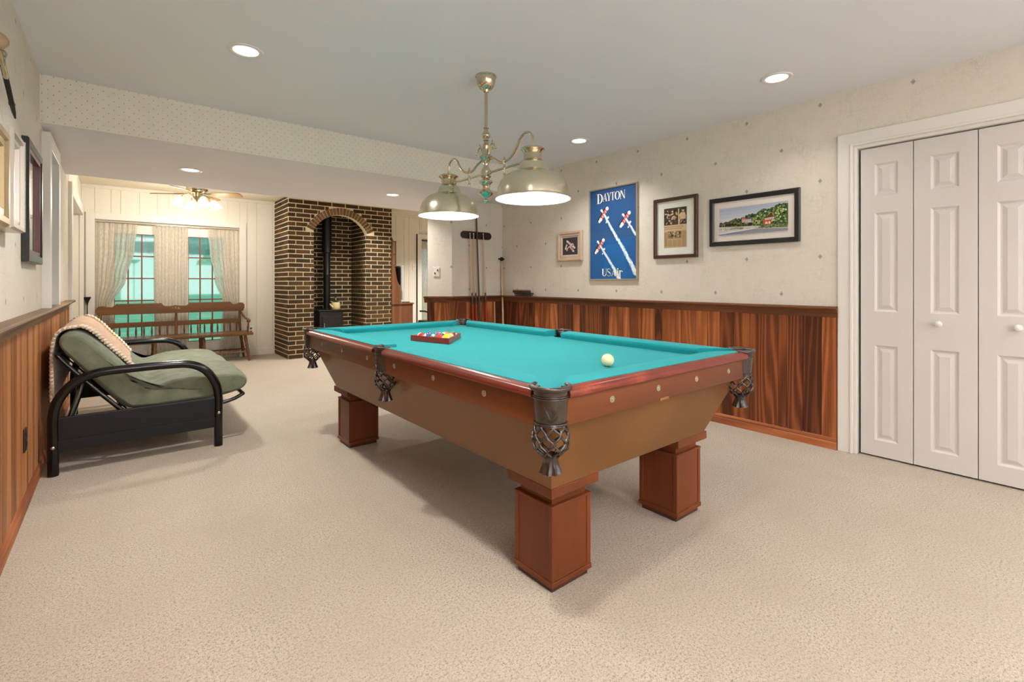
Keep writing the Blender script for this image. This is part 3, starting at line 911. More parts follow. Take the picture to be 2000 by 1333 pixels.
segl = [((TX0, TY0 + EC), (TX0, TCY - ES), (1, 0), .140, .012), ((TX0, TCY + ES), (TX0, TY1 - EC), (1, 0), .012, .140),
        ((TX1, TY0 + EC), (TX1, TCY - ES), (-1, 0), .140, .012), ((TX1, TCY + ES), (TX1, TY1 - EC), (-1, 0), .012, .140),
        ((TX0 + EC, TY0), (TX1 - EC, TY0), (0, 1), .140, .140), ((TX0 + EC, TY1), (TX1 - EC, TY1), (0, -1), .140, .140)]
for p, q, w, c1, c2 in segl:
    # the rail is built to run p->q; flip so that outward face is consistent
    rail(p, q, w); cushion(p, q, w, c1, c2)
# aprons (blinds) under the rails, one per side of each pocket
def apron(x0, x1, y0, y1, mat):
    MB().box(x0, x1, y0, y1, 0.682, 0.776).build('apron', mat, pt, bevel=0.003)
EA = 0.084
t_ = 0.03
apron(TX0 + 0.022, TX0 + 0.022 + t_, TY0 + EA, TCY - 0.052, m_table)
apron(TX0 + 0.022, TX0 + 0.022 + t_, TCY + 0.052, TY1 - EA, m_table)
apron(TX1 - 0.022 - t_, TX1 - 0.022, TY0 + EA, TCY - 0.052, m_table)
apron(TX1 - 0.022 - t_, TX1 - 0.022, TCY + 0.052, TY1 - EA, m_table)
apron(TX0 + EA, TX1 - EA, TY0 + 0.022, TY0 + 0.022 + t_, m_table_x)
apron(TX0 + EA, TX1 - EA, TY1 - 0.022 - t_, TY1 - 0.022, m_table_x)
# sights: pearl discs on the aprons
def sight(c, axis, sg):
    b = MB()
    b.lathe([(0.0001, 0.0), (0.0125, 0.0), (0.0125, sg * 0.002), (0.010, sg * 0.003), (0.009, sg * 0.0022), (0.006, sg * 0.0022), (0.004, sg * 0.0045), (0.0001, sg * 0.005)], c, 18, 0, axis=axis)
    b.build('sight', m_pearl, pt, smooth=40)
for y in (1.43, 1.80, 2.175, 2.505, 2.88, 3.25):
    sight((TX0 + 0.022, y, 0.736), 0, -1); sight((TX1 - 0.022, y, 0.736), 0, 1)
for x in (1.34, 1.62, 1.90, 2.18):
    sight((x, TY0 + 0.022, 0.734), 1, -1); sight((x, TY1 - 0.022, 0.734), 1, 1)
# tapering cabinet
bt = [(1.20, 1.24, .40), (2.252, 1.24, .40), (2.252, 3.43, .40), (1.20, 3.43, .40)]
tp = [(1.085, 1.12, .684), (2.367, 1.12, .684), (2.367, 3.55, .684), (1.085, 3.55, .684)]
MB().hexa(bt, tp).build('cabinet', m_cab, pt, bevel=0.003)
MB().box(1.060, 2.375, 1.118, 3.562, 0.684, 0.741).build('slate_frame', m_cab, pt)
MB().box(1.63, 1.69, TY0 + 0.019, TY0 + 0.024, 0.683, 0.693).build('maker_plate', m_brass_plate, pt, bevel=0.001)
# legs
def leg(x, y):
    """x, y: corner nearest the viewer's left; outer size of the body .215"""
    w = 0.205
    L = MB()
    L.box(x, x + w, y, y + w, 0.03, 0.318)
    # corner posts leave recessed panels
    body = L.build('leg', m_leg, pt, bevel=0.002)
    for (a, c) in ((x - 0.004, y - 0.004), (x + w - 0.018, y - 0.004), (x - 0.004, y + w - 0.018), (x + w - 0.018, y + w - 0.018)):
        MB().box(a, a + 0.022, c, c + 0.022, 0.045, 0.312).build('corner_strip', m_leg, body, bevel=0.002)
    m = MB()
    e = 0.007
    m.box(x - e, x + w + e, y - e, y + w + e, 0.022, 0.042)
    m.box(x - e * .4, x + w + e * .4, y - e * .4, y + w + e * .4, 0.042, 0.048)
    m.build('base_moulding', m_leg, body, bevel=0.003)
    MB().box(x - e * .8, x + w + e * .8, y - e * .8, y + w + e * .8, 0.312, 0.322).build('top_moulding', m_leg, body, bevel=0.003)
    MB().box(x + 0.006, x + w - 0.006, y + 0.006, y + w - 0.006, 0.0, 0.024).build('foot_block', m_leg_dark, body)
    n = MB(); n.box(x + 0.012, x + w - 0.012, y + 0.012, y + w - 0.012, 0.318, 0.368)
    n.build('neck', m_leg, body, bevel=0.002)
    c = MB(); c.box(x - 0.026, x + w + 0.026, y - 0.026, y + w + 0.026, 0.362, 0.40)
    c.build('cap', m_leg, body, bevel=0.003)
for x, y in ((1.228, 1.266), (2.052, 1.266), (1.228, 3.262), (2.052, 3.262)):
    leg(x, y)
# leather pockets
def pocket(cx, cy, out_deg, span, side=False):
    cup = MB()
    a0 = math.radians(out_deg - span / 2); a1 = math.radians(out_deg + span / 2)
    R = 0.052 if side else 0.057
    # open upper wall that stands above the bed, only on the outside
    prof = [(R + 0.006, 0.812), (R + 0.002, 0.800), (R, 0.780), (R - 0.001, 0.768)]
    inn = [(r - 0.007, z) for r, z in reversed(prof)]
    cup.lathe(prof + inn + [prof[0]], (cx, cy, 0), 24, 0, a0=a0, a1=a1)
    prof = [(R - 0.001, 0.768), (R - 0.003, 0.735), (R - 0.007, 0.700), (R - 0.009, 0.690)]
    inn = [(r - 0.006, z) for r, z in reversed(prof)]
    cup.lathe(prof + inn + [prof[0]], (cx, cy, 0), 36, 0)
    # stitched bands
    for z, r in ((0.785, R + 0.003), (0.779, R + 0.003)):
        pts = [(cx + r * math.cos(a0 + (a1 - a0) * i / 24), cy + r * math.sin(a0 + (a1 - a0) * i / 24), z) for i in range(25)]
        cup.tube(pts, 0.0016, 6)
    for z, r in ((0.698, R - 0.004), (0.692, R - 0.006)):
        cup.tube([(cx + r * math.cos(2 * PI * i / 36), cy + r * math.sin(2 * PI * i / 36), z) for i in range(36)], 0.0022, 6, closed=True)
    # embossed fan ornament on the outside of the cup
    oa = math.radians(out_deg)
    for k in range(-4, 5):
        pts = []
        for s_ in range(7):
            t = s_ / 6
            ang = oa + k * 0.085 * t
            z = 0.716 + 0.036 * t * (1 - 0.04 * k * k * 0.5)
            r = R + 0.0002 - (0.75 - z) * 0.11
            pts.append((cx + r * math.cos(ang), cy + r * math.sin(ang), z))
        cup.tube(pts, 0.0014, 5)
    for z0, sp in ((0.712, 0.42), (0.707, 0.3)):
        pts = []
        for s_ in range(9):
            t = -1 + 2 * s_ / 8
            z = z0 + 0.010 * t * t
            r = R - (0.75 - z) * 0.11
            pts.append((cx + r * math.cos(oa + sp * t), cy + r * math.sin(oa + sp * t), z))
        cup.tube(pts, 0.0014, 5)
    c = cup.build('pocket', m_leather, pt, smooth=50)
    # rolled leather rim
    rim = MB()
    rr_ = R + 0.004
    ext = 0.12
    pts = [(cx + rr_ * math.cos(a0 - ext + (a1 - a0 + 2 * ext) * i / 28), cy + rr_ * math.sin(a0 - ext + (a1 - a0 + 2 * ext) * i / 28), 0.811) for i in range(29)]
    rim.tube(pts, [0.004] + [0.0085] * 27 + [0.004], 10)
    rim.build('pocket_rim', m_leather, c, smooth=60)
    # net: wavy leather strips that touch to form diamonds
    net = MB()
    NS = 16
    H0, H1 = 0.692, 0.588
    def rad(t):
        return (R - 0.008) + 0.009 * math.sin(PI * min(1, t * 1.05)) ** 0.9 - (0.022 * max(0, t - 0.72) / 0.28)
    for k in range(NS):
        for sg in (1,):
            pts = []
            base = 2 * PI * k / NS
            for i in range(37):
                t = i / 36
                amp = PI / NS
                a = base + (amp if k % 2 == 0 else -amp) * math.sin(2 * PI * 2.0 * t + PI / 2) * 0.98
                r = rad(t)
                pts.append((cx + r * math.cos(a), cy + r * math.sin(a), H0 + (H1 - H0) * t))
            net.tube(pts, 0.0043, 7, flat=0.75)
    net.build('pocket_net', m_leather, c, smooth=60)
    fr = MB()
    n = 40
    P = []
    for (r, z, rip) in ((0.026, 0.594, 0), (0.028, 0.586, 0), (0.023, 0.578, 0.0008), (0.025, 0.565, 0.0016), (0.030, 0.548, 0.0028), (0.034, 0.535, 0.0036)):
        P.append([(cx + (r + rip * math.cos(10 * a)) * math.cos(a), cy + (r + rip * math.cos(10 * a)) * math.sin(a), z) for a in [2 * PI * i / n for i in range(n)]])
    fr.grid(P, wrap_u=True)
    fr.add([(p[0], p[1], p[2]) for p in P[-1]], [tuple(range(n))])
    fr.build('pocket_fringe', m_leather, c, smooth=50)
pocket(*corners[0], 225, 250); pocket(*corners[1], 315, 250); pocket(*corners[2], 45, 250); pocket(*corners[3], 135, 250)
pocket(TX0 + 0.050, TCY, 180, 200, True); pocket(TX1 - 0.050, TCY, 0, 200, True)

# ------------------------------------------------------------------ rack and balls
def tri_inset(P, d):
    c = sum(P, Vector((0, 0))) / 3
    rin = 0.0
    a, b_ = P[0], P[1]
    e = (b_ - a).normalized(); nrm = Vector((-e.y, e.x))
    rin = abs((c - a).dot(nrm))
    return [c + (p - c) * (rin - d) / rin for p in P]
TC = Vector((1.583, 2.650)); tr_ = 0.338 / math.sqrt(3)
phi0 = math.atan2(2.474 - TC.y, 1.535 - TC.x)
TP = [TC + Vector((math.cos(phi0 - 2 * PI * k / 3), math.sin(phi0 - 2 * PI * k / 3))) * tr_ for k in range(3)]
rk = MB()
outer = TP; inner = tri_inset(TP, 0.009)
for k in range(3):
    a, c, d, e = outer[k], outer[(k + 1) % 3], inner[(k + 1) % 3], inner[k]
    rk.prism([tuple(a), tuple(c), tuple(d), tuple(e)], 2, 0.773, 0.808)
m_rack = plain('rack_red_wood', sr(136, 40, 30), 0.3, var=0.1)
tag(rk.build('ball_rack', m_rack, o=(TC.x, TC.y, 0.773), bevel=0.002), 'triangular red-brown wooden rack full of billiard balls on the teal cloth', 'ball rack')
def ballmat(name, c, stripe):
    t = NT(name)
    s3 = t.n('ShaderNodeSeparateXYZ'); t.t.links.new(t.obj(), s3.inputs[0])
    x, y, z = s3.outputs
    spot = t.math('LESS_THAN', t.math('SQRT', t.math('ADD', t.math('POWER', x, 2.0), t.math('POWER', y, 2.0))), 0.0095)
    col = c
    if stripe:
        band = t.math('LESS_THAN', t.math('ABSOLUTE', y), 0.0135)
        col = t.mix(band, sr(238, 226, 196), c)
    col = t.mix(spot, col, sr(240, 232, 210))
    t.bsdf(col, 0.1, 0, None, 0.6)
    return t.done()
BC = {'yellow': sr(232, 200, 30), 'blue': sr(30, 60, 140), 'red': sr(196, 36, 34), 'purple': sr(84, 40, 110), 'orange': sr(226, 120, 40), 'green': sr(20, 130, 90), 'maroon': sr(130, 30, 40)}
RB = 0.0263
cin = sum(inner, Vector((0, 0))) / 3
def place(order):
    bm = tri_inset(inner, RB)
    out = []
    for r in range(5):
        for k in range(r + 1):
            p0 = bm[0].lerp(bm[2], r / 4); p1 = bm[0].lerp(bm[1], r / 4)
            out.append(p0.lerp(p1, k / r if r else 0))
    return out
pos_ = place(None)
kinds = [('yellow', 1), ('blue', 1), ('maroon', 0), ('red', 0), (None, 0), ('yellow', 0), ('green', 1), ('purple', 0), ('orange', 1), ('red', 1), ('red', 0), ('blue', 0), ('orange', 0), ('maroon', 1), ('green', 0)]
# order so that the ones along the near long side read: striped, red, blue, green, red
seat = ['near corner of the rack', 'second row, right side', 'second row, left side', 'third row, right end', 'middle of the third row', 'third row, left end',
        'fourth row, right end', 'fourth row, second from the right', 'fourth row, second from the left', 'fourth row, left end',
        'far row, right corner', 'far row, second from the right', 'middle of the far row', 'far row, second from the left', 'left corner of the rack']
spec = [('yellow', 1), ('yellow', 0), ('red', 0), ('orange', 1), ('black', 0), ('green', 0), ('maroon', 0), ('purple', 1), ('blue', 0), ('blue', 1), ('yellow', 0) if False else ('green', 1), ('orange', 0), ('red', 1), ('purple', 0), ('red', 1)]
BC['black'] = sr(18, 18, 20)
used_names = {}
bmesh0 = None
bcache = {}
for i, ((cn, stp), p) in enumerate(zip(spec, pos_)):
    key = (cn, stp)
    if key not in bcache: bcache[key] = ballmat('ball_%s_%s' % (cn, 'stripe' if stp else 'solid'), BC[cn], stp)
    if bmesh0 is None:
        bmesh0 = MB(); bmesh0.sphere((0, 0, 0), RB, 28, 16)
    ob = bmesh0.build('billiard_ball', bcache[key], smooth=80, loc=(p.x, p.y, ZB + RB))
    ob.rotation_euler = (rr.uniform(0, 6), rr.uniform(0, 6), rr.uniform(0, 6))
    tag(ob, '%s %s billiard ball, %s' % ('striped' if stp else 'solid', cn, seat[i]), 'billiard ball', 'billiard balls in the rack')
b = MB(); b.sphere((0, 0, 0), 0.0285, 36, 20)
tag(b.build('cue_ball', plain('ivory_ball', sr(240, 226, 184), 0.12, var=0.0, spec=0.6), smooth=80, loc=(1.673, 1.372, ZB + 0.0285)), 'single cream cue ball on the near end of the teal cloth', 'cue ball')

# ------------------------------------------------------------------ billiard chandelier
CX, CY = 1.783, 2.43
ch = thing('billiard_light', 'antique brass two-shade pendant light hanging over the pool table', 'pendant light', (CX, CY, 2.44))
k_ = 0.003221 / 4.167
def zc(yz): return 1.145 + (552 - (130 + yz / 4.167)) * 0.003221
prof = [(0.0001, 2.44)] + [(w * k_, min(2.44, zc(y))) for y, w in ((58, 80), (66, 86), (95, 85), (98, 80), (120, 78), (145, 72), (170, 62), (188, 45), (196, 25), (212, 20))] + [(0.0001, zc(213))]
MB().lathe(prof, (CX, CY, 0), 40).build('canopy', m_brass, ch, smooth=40)
MB().lathe([(0.0105, zc(205)), (0.0105, zc(505))], (CX, CY, 0), 20).build('rod', m_brass, ch, smooth=40)
cp = [(500, 20), (506, 24), (512, 16), (530, 18), (545, 28), (562, 36), (575, 34), (590, 20), (600, 24), (606, 24), (612, 16), (628, 20), (640, 26), (648, 34), (655, 30), (690, 32), (715, 34), (728, 44), (738, 54), (748, 54), (755, 44), (770, 28), (778, 32), (784, 28), (806, 18), (818, 22), (835, 30), (848, 38), (862, 40), (885, 36), (898, 42), (905, 38), (915, 26), (925, 34), (935, 54), (948, 56), (956, 44), (972, 32), (1000, 30), (1012, 36), (1022, 54), (1035, 62), (1048, 56), (1060, 36), (1072, 18), (1080, 16), (1090, 26), (1100, 26), (1108, 14), (1115, 3)]
MB().lathe([(w * k_, zc(y)) for y, w in cp], (CX, CY, 0), 32).build('turned_column', m_brass, ch, smooth=50)
def mir(y, s): return CY + (y - CY) * s
# one arm path in (distance, z): measured as a gentle S
armp = [(0.020, 1.925), (0.085, 1.905), (0.145, 1.872), (0.20, 1.868), (0.26, 1.892), (0.305, 1.935), (0.33, 1.972), (0.375, 1.995), (0.415, 1.985), (0.437, 1.955), (0.440, 1.888)]
for s in (-1, 1):
    pts = smoothpath([(CX, CY + s * d, z) for d, z in armp], 6)
    MB().tube(pts, 0.0072, 12).build('arm', m_brass, ch, smooth=60)
    b = MB()
    b.tube([(CX, CY + s * 0.02, 1.829), (CX, CY + s * 0.40, 1.829)], 0.0062, 10)
    for d in (0.04, 0.36): b.lathe([(0.006, -0.012), (0.011, -0.006), (0.011, 0.006), (0.006, 0.012)], (CX, CY + s * d, 1.829), 14, 0, axis=1)
    b.build('cross_bar', m_brass, ch, smooth=50)
    f = MB()
    f.lathe([(0.0001, 1.768), (0.004, 1.772), (0.006, 1.778), (0.004, 1.786), (0.009, 1.794), (0.004, 1.803), (0.007, 1.815), (0.011, 1.829), (0.007, 1.843), (0.004, 1.855), (0.009, 1.866), (0.012, 1.874), (0.006, 1.886), (0.004, 1.896), (0.0001, 1.900)], (CX, CY + s * 0.186, 0), 16)
    f.build('finial', m_brass, ch, smooth=50)
    # acanthus scroll leaf
    for sx in (1,):
        q = [(0.024, 1.93), (0.04, 1.975), (0.055, 2.0), (0.078, 2.0), (0.088, 1.98), (0.078, 1.965), (0.066, 1.972)]
        l = MB()
        l.tube(smoothpath([(CX, CY + s * d, z) for d, z in q], 5), [0.009 - 0.0002 * i for i in range(31)], 8, flat=0.6)
        l.sphere((CX, CY + s * 0.068, 1.973), 0.008, 12, 8)
        l.tube(smoothpath([(CX, CY + s * d, z) for d, z in ((0.05, 1.99), (0.062, 2.016), (0.07, 2.02), (0.074, 2.03))], 4), 0.004, 6)
        l.tube(smoothpath([(CX, CY + s * d, z) for d, z in ((0.085, 1.985), (0.098, 1.977), (0.10, 1.965), (0.108, 1.97))], 4), 0.004, 6)
        l.build('scroll_leaf', m_brass, ch, smooth=60)
    cy_ = CY + s * 0.44
    # fitter cap
    c = MB()
    c.lathe([(0.0001, 1.892), (0.020, 1.892), (0.060, 1.893), (0.068, 1.888), (0.069, 1.882), (0.060, 1.876), (0.054, 1.868), (0.049, 1.862), (0.050, 1.858), (0.050, 1.832), (0.054, 1.826), (0.048, 1.822)], (CX, cy_, 0), 40)
    c.build('shade_cap', m_brass, ch, smooth=35)
    R2 = 0.207
    sp = [(0.048, 1.824), (0.060, 1.818), (0.073, 1.806), (0.080, 1.790), (0.086, 1.772), (0.094, 1.764), (0.108, 1.757), (0.135, 1.748), (0.160, 1.732), (0.180, 1.706), (0.194, 1.676), (0.201, 1.645), (0.204, 1.620), (0.209, 1.614), (0.2095, 1.609)]
    so = MB(); so.lathe(sp, (CX, cy_, 0), 64, 0, cap=False)
    so.v; outer_n = len(so.f)
    inn = [(r - 0.003, z - (0.002 if r < 0.2 else 0)) for r, z in reversed(sp)]
    so.lathe([sp[-1], (sp[-1][0] - 0.002, 1.608)] + inn[1:], (CX, cy_, 0), 64, 1, cap=False)
    sh = so.build('shade', [m_brass_shade, m_shade_in], ch, smooth=30)
    bb = MB(); bb.lathe([(0.0001, 1.622), (0.014, 1.625), (0.026, 1.635), (0.032, 1.650), (0.031, 1.668), (0.022, 1.692), (0.015, 1.715), (0.014, 1.74), (0.0001, 1.741)], (CX, cy_, 0), 28)
    bb.build('light_bulb', m_bulb, ch, smooth=60)

# ------------------------------------------------------------------ recessed ceiling lights
def can(x, y, z, label, group='recessed ceiling lights', power=CAN_POWER):
    e = thing('recessed_light', label, 'ceiling light', (x, y, z), group)
    b = MB(); b.lathe([(0.062, -0.002), (0.068, -0.006), (0.082, -0.008), (0.089, -0.005), (0.090, 0.0)], (x, y, z), 40, 0)
    b.build('trim_ring', m_white, e, smooth=50)
    b = MB(); b.lathe([(0.0001, -0.005), (0.050, -0.005), (0.064, -0.003)], (x, y, z), 36, 0, cap=False)
    b.build('lens', m_lens, e, smooth=60)
    lamp('downlight', 'AREA', (x, y, z - 0.02), power, CAN_COL, 0.13, parent=e)
can(0.548, 3.011, 2.44, 'recessed ceiling light at the upper left of the main ceiling', power=CAN_POWER * 2.6)
can(3.216, 1.281, 2.44, 'recessed ceiling light near the closet doors', power=CAN_POWER * 0.45)
can(3.249, 2.994, 2.44, 'recessed ceiling light above the airplane poster', power=CAN_POWER * 1.5)
can(0.489, 5.074, 2.14, 'recessed light in the dropped ceiling band above the futon', power=CAN_POWER * 2.2)
can(2.40, 5.056, 2.14, 'recessed light in the dropped ceiling band in front of the brick hearth', power=CAN_POWER * 1.6)
can(0.548, 0.9, 2.44, 'added unseen recessed fill light overhead on the left', power=CAN_POWER * 1.8)  # this and the next two are added fill lights, out of view
can(0.548, -1.0, 2.44, 'added unseen recessed fill light farthest behind the camera on the left')
can(3.216, -0.9, 2.44, 'added unseen recessed fill light farthest behind the camera on the right')
can(2.9, 6.9, 2.44, 'added unseen recessed fill light of the far room before the brick alcove', power=CAN_POWER * 3.5)  # this and the next are added fill lights, hidden by the dropped ceiling
can(4.9, 6.9, 2.44, 'added unseen recessed fill light of the far room by the narrow door', power=CAN_POWER * 9)
# two added unseen uplights, shaped as floor lamps, to bounce off the ceiling
FILL_UPLIGHT = 60.0
for tx, ty, lb in ((0.35, -1.2, 'added unseen black uplighter behind the camera on the left'), (3.3, -1.7, 'added unseen black uplighter behind the camera on the right')):
    e = thing('added_uplighter', lb, 'added fill lamp', (tx, ty, 0), 'added unseen uplighters')
    MB().lathe([(0.0001, 0), (0.14, 0), (0.14, 0.02), (0.03, 0.035), (0.0001, 0.035)], (tx, ty, 0), 32).build('base', m_dark_wood, e, smooth=40)
    MB().lathe([(0.012, 0.03), (0.012, 1.72)], (tx, ty, 0), 14).build('pole', m_dark_wood, e, smooth=40)
    MB().lathe([(0.012, 1.70), (0.05, 1.72), (0.13, 1.78), (0.16, 1.82), (0.155, 1.82), (0.12, 1.785), (0.0001, 1.765)], (tx, ty, 0), 32, cap=False).build('lamp_bowl', m_dark_wood, e, smooth=40)
    lamp('uplight_fill', 'AREA', (tx, ty, 1.80), FILL_UPLIGHT * (1.6 if tx < 1 else 0.7), (1.0, 0.95, 0.90), 0.2, rot=(PI, 0, 0), parent=e)
#==FAR==
# ------------------------------------------------------------------ ceiling fan with lights
FX, FY = 0.77, 7.25
fan = thing('ceiling_fan', 'ceiling fan with wooden blades and four lit frosted bell shades near the french doors', 'ceiling fan', (FX, FY, 2.44))
b = MB(); b.lathe([(0.0001, 2.44), (0.07, 2.44), (0.07, 2.42), (0.03, 2.40), (0.02, 2.385), (0.11, 2.375), (0.12, 2.35), (0.12, 2.31), (0.10, 2.285), (0.06, 2.275), (0.05, 2.255), (0.045, 2.235), (0.05, 2.225), (0.03, 2.20), (0.015, 2.185), (0.006, 2.15), (0.0001, 2.148)], (FX, FY, 0), 36)
b.build('motor_housing', m_brass, fan, smooth=40)
for k in range(4):
    a = math.radians(-31 + 90 * k)
    ca, sa = math.cos(a), math.sin(a)
    def W(r, s, z): return (FX + ca * r - sa * s, FY + sa * r + ca * s, z)
    b = MB()
    outline = [(0.17, -0.045), (0.22, -0.06), (0.38, -0.068), (0.50, -0.066), (0.525, -0.05), (0.525, 0.05), (0.50, 0.066), (0.38, 0.068), (0.22, 0.06), (0.17, 0.045)]
    bot = [W(r, s, 2.262 - s * 0.22) for r, s in outline]; top = [W(r, s, 2.270 - s * 0.22) for r, s in outline]
    b.hexa(bot, top)
    b.build('fan_blade', m_blade, fan, bevel=0.002)
    b = MB()
    b.hexa([W(r, s, 2.272 - s * .2) for r, s in ((0.08, -0.015), (0.26, -0.03), (0.27, 0), (0.26, 0.03), (0.08, 0.015))], [W(r, s, 2.278 - s * .2) for r, s in ((0.08, -0.015), (0.26, -0.03), (0.27, 0), (0.26, 0.03), (0.08, 0.015))])
    b.build('blade_bracket', m_brass, fan)
for k in range(4):
    a = math.radians(14 + 90 * k)
    ca, sa = math.cos(a), math.sin(a)
    b = MB()
    b.tube(smoothpath([(FX + ca * r, FY + sa * r, z) for r, z in ((0.04, 2.235), (0.10, 2.255), (0.155, 2.235), (0.175, 2.205))], 5), 0.007, 8)
    b.build('light_arm', m_brass, fan, smooth=60)
    # bell shade, tilted outwards
    tilt = 0.42
    ax = Vector((ca * math.sin(tilt), sa * math.sin(tilt), -math.cos(tilt)))
    u1 = Vector((-sa, ca, 0)); u2 = ax.cross(u1)
    c0 = Vector((FX + ca * 0.178, FY + sa * 0.178, 2.21))
    P = []
    n = 30
    for (r, h) in ((0.022, 0.0), (0.030, 0.012), (0.038, 0.03), (0.043, 0.055), (0.047, 0.08), (0.056, 0.105), (0.066, 0.120)):
        P.append([c0 + ax * h + (u1 * math.cos(t) + u2 * math.sin(t)) * (r * (1 + (0.05 if h > 0.09 else 0.02) * math.cos(10 * t))) for t in [2 * PI * i / n for i in range(n)]])
    b = MB(); b.grid([[tuple(p) for p in row] for row in P], wrap_u=True)
    s_ = b.build('glass_shade', m_frost, fan, smooth=60, solid=0.002)
    b = MB(); bc = c0 + ax * 0.06; b.sphere(tuple(bc), 0.022, 16, 10)
    b.build('light_bulb', m_bulb_far, fan, smooth=80)
    lamp('fan_light', 'POINT', tuple(c0 + ax * 0.15), FAN_POWER, (1, 0.94, 0.85), 0.04, parent=fan)

# ------------------------------------------------------------------ curtains
def curtain(nm, label, top, bot, rows, y0, folds, seed, zt=1.945, amp=0.018):
    """rows: list of (z, xa, xb) describing the two edges down the drop"""
    rg = random.Random(seed)
    ph = rg.uniform(0, 6)
    P = []
    n = 90
    m = 60
    zs = [rows[0][0] + (rows[-1][0] - rows[0][0]) * j / m for j in range(m + 1)]
    for z in zs:
        for (za, a0, a1), (zb, b0, b1) in zip(rows, rows[1:]):
            if za >= z >= zb:
                t = (za - z) / (za - zb) if za != zb else 0
                t2 = t * t * (3 - 2 * t)
                xa, xb = a0 + (b0 - a0) * t2, a1 + (b1 - a1) * t2
        row = []
        for i in range(n + 1):
            s = i / n
            w = amp * math.sin(2 * PI * folds * s + ph + 0.6 * math.sin(3 * z)) + amp * 0.4 * math.sin(2 * PI * folds * 2.3 * s + 1.7 * ph)
            hem = 0.012 * abs(math.sin(PI * 14 * s)) if z == zs[-1] else 0
            row.append((xa + (xb - xa) * s, y0 + w, z + hem))
        P.append(row)
    b = MB(); b.grid(P)
    # rod pocket header
    e = b.build(nm, m_sheer, smooth=80)
    return tag(e, label, 'curtain', 'sheer curtains of the french doors')
YC = YF - 0.03 + 0.0
YC = YF + 0.035
curtain('sheer_curtain', 'lace curtain pulled toward the left frame of the wide french doors', 0, 0, [(1.945, -0.236, 0.20), (1.60, -0.236, 0.17), (1.2, -0.236, 0.08), (0.83, -0.236, -0.07), (0.45, -0.236, -0.02), (0.02, -0.236, 0.0)], YC, 7, 1)
curtain('sheer_curtain', 'straight lace curtain in the middle between the two french doors', 0, 0, [(1.945, 0.385, 0.785), (1.0, 0.385, 0.775), (0.02, 0.39, 0.77)], YC, 8, 2)
curtain('sheer_curtain', 'lace curtain pulled toward the right frame of the wide french doors', 0, 0, [(1.945, 1.03, 1.434), (1.60, 1.06, 1.434), (1.2, 1.13, 1.434), (0.83, 1.23, 1.434), (0.45, 1.20, 1.42), (0.02, 1.18, 1.42)], YC, 7, 3)
curtain('sheer_curtain', 'pale curtain with a gathered header at the narrow door by the right-hand wall', 0, 0, [(1.96, 4.60, 5.05), (1.5, 4.60, 5.03), (1.0, 4.60, 4.80), (0.8, 4.60, 4.74), (0.4, 4.60, 4.80), (0.02, 4.60, 4.80)], YC, 8, 4)
b = MB(); b.tube([(-0.24, YC, 1.955), (1.438, YC, 1.955)], 0.008, 10)
tag(b.build('curtain_rod', m_brass, smooth=60), 'thin curtain rod across the wide french door opening', 'curtain rod')
b = MB(); b.tube([(4.60, YC, 1.97), (6.09, YC, 1.97)], 0.012, 10)
tag(b.build('curtain_rod', m_dark_wood, smooth=60), 'dark curtain rod over the narrow door by the right-hand wall', 'curtain rod')

# ------------------------------------------------------------------ wooden bench
BY0, BY1 = 7.86, 8.28
be = thing('wooden_bench', 'long brown wooden spindle-back bench standing before the french doors', 'bench', (0.63, 8.07, 0))
b = MB(); b.box(-0.27, 1.53, BY0 - 0.01, BY1 + 0.02, 0.375, 0.412)
b.build('seat', m_bench, be, bevel=0.008)
cr = [(-0.212, 0.712), (-0.235, 0.76), (-0.232, 0.80), (-0.205, 0.828), (-0.165, 0.833), (-0.12, 0.820), (-0.07, 0.815), (-0.045, 0.835), (-0.028, 0.856), (0.462, 0.856), (0.480, 0.828), (0.50, 0.815), (0.56, 0.812), (0.622, 0.824), (0.69, 0.812), (0.745, 0.815), (0.768, 0.828), (0.786, 0.856), (1.300, 0.856), (1.318, 0.832), (1.34, 0.818), (1.38, 0.820), (1.42, 0.838), (1.46, 0.838), (1.488, 0.812), (1.490, 0.77), (1.470, 0.712)]
b = MB(); b.prism(cr[::-1], 1, BY1 - 0.012, BY1 + 0.012)
crest = b.build('crest_rail', m_bench, be, bevel=0.003)
st = MB()
for cx in (0.622,):
    for k in range(5):
        a = PI * k / 4
        st.prism([(cx + 0.03 * math.cos(a), 0.765 + 0.0), (cx + 0.05 * math.cos(a) + 0.008, 0.775 + 0.02 * math.sin(a)), (cx + 0.05 * math.cos(a) - 0.008, 0.785 + 0.02 * math.sin(a))], 1, BY1 - 0.0135, BY1 - 0.012)
st.build('stencil', m_stencil, crest)
b = MB(); b.box(-0.20, 1.44, BY1 - 0.012, BY1 + 0.012, 0.535, 0.602)
b.build('mid_rail', m_bench, be, bevel=0.004)
def turned(mb, p0, p1, r, prof=((0, .6), (.12, .8), (.25, 1.1), (.5, 1.25), (.75, 1.0), (.9, .75), (1, .6))):
    p0, p1 = Vector(p0), Vector(p1)
    mb.tube([p0.lerp(p1, t) for t, _ in prof], [r * k for _, k in prof], 10)
xs = [0.008 + 0.0865 * k for k in range(-2, 7)] + [0.723 + 0.082 * k for k in range(0, 9)]
for x in xs:
    if abs(x - 0.629) < 0.04: continue
    b = MB(); turned(b, (x, BY1 - 0.02, 0.405), (x, BY1, 0.54), 0.0095)
    b.build('spindle', m_bench_v, be, smooth=60)
for x in (-0.19, 0.629, 1.425):
    b = MB(); b.tube([(x, BY1 - 0.03, 0.40), (x, BY1, 0.55), (x, BY1 + 0.012, 0.72)], [0.018, 0.018, 0.015], 10)
    b.build('back_post', m_bench_v, be, smooth=60)
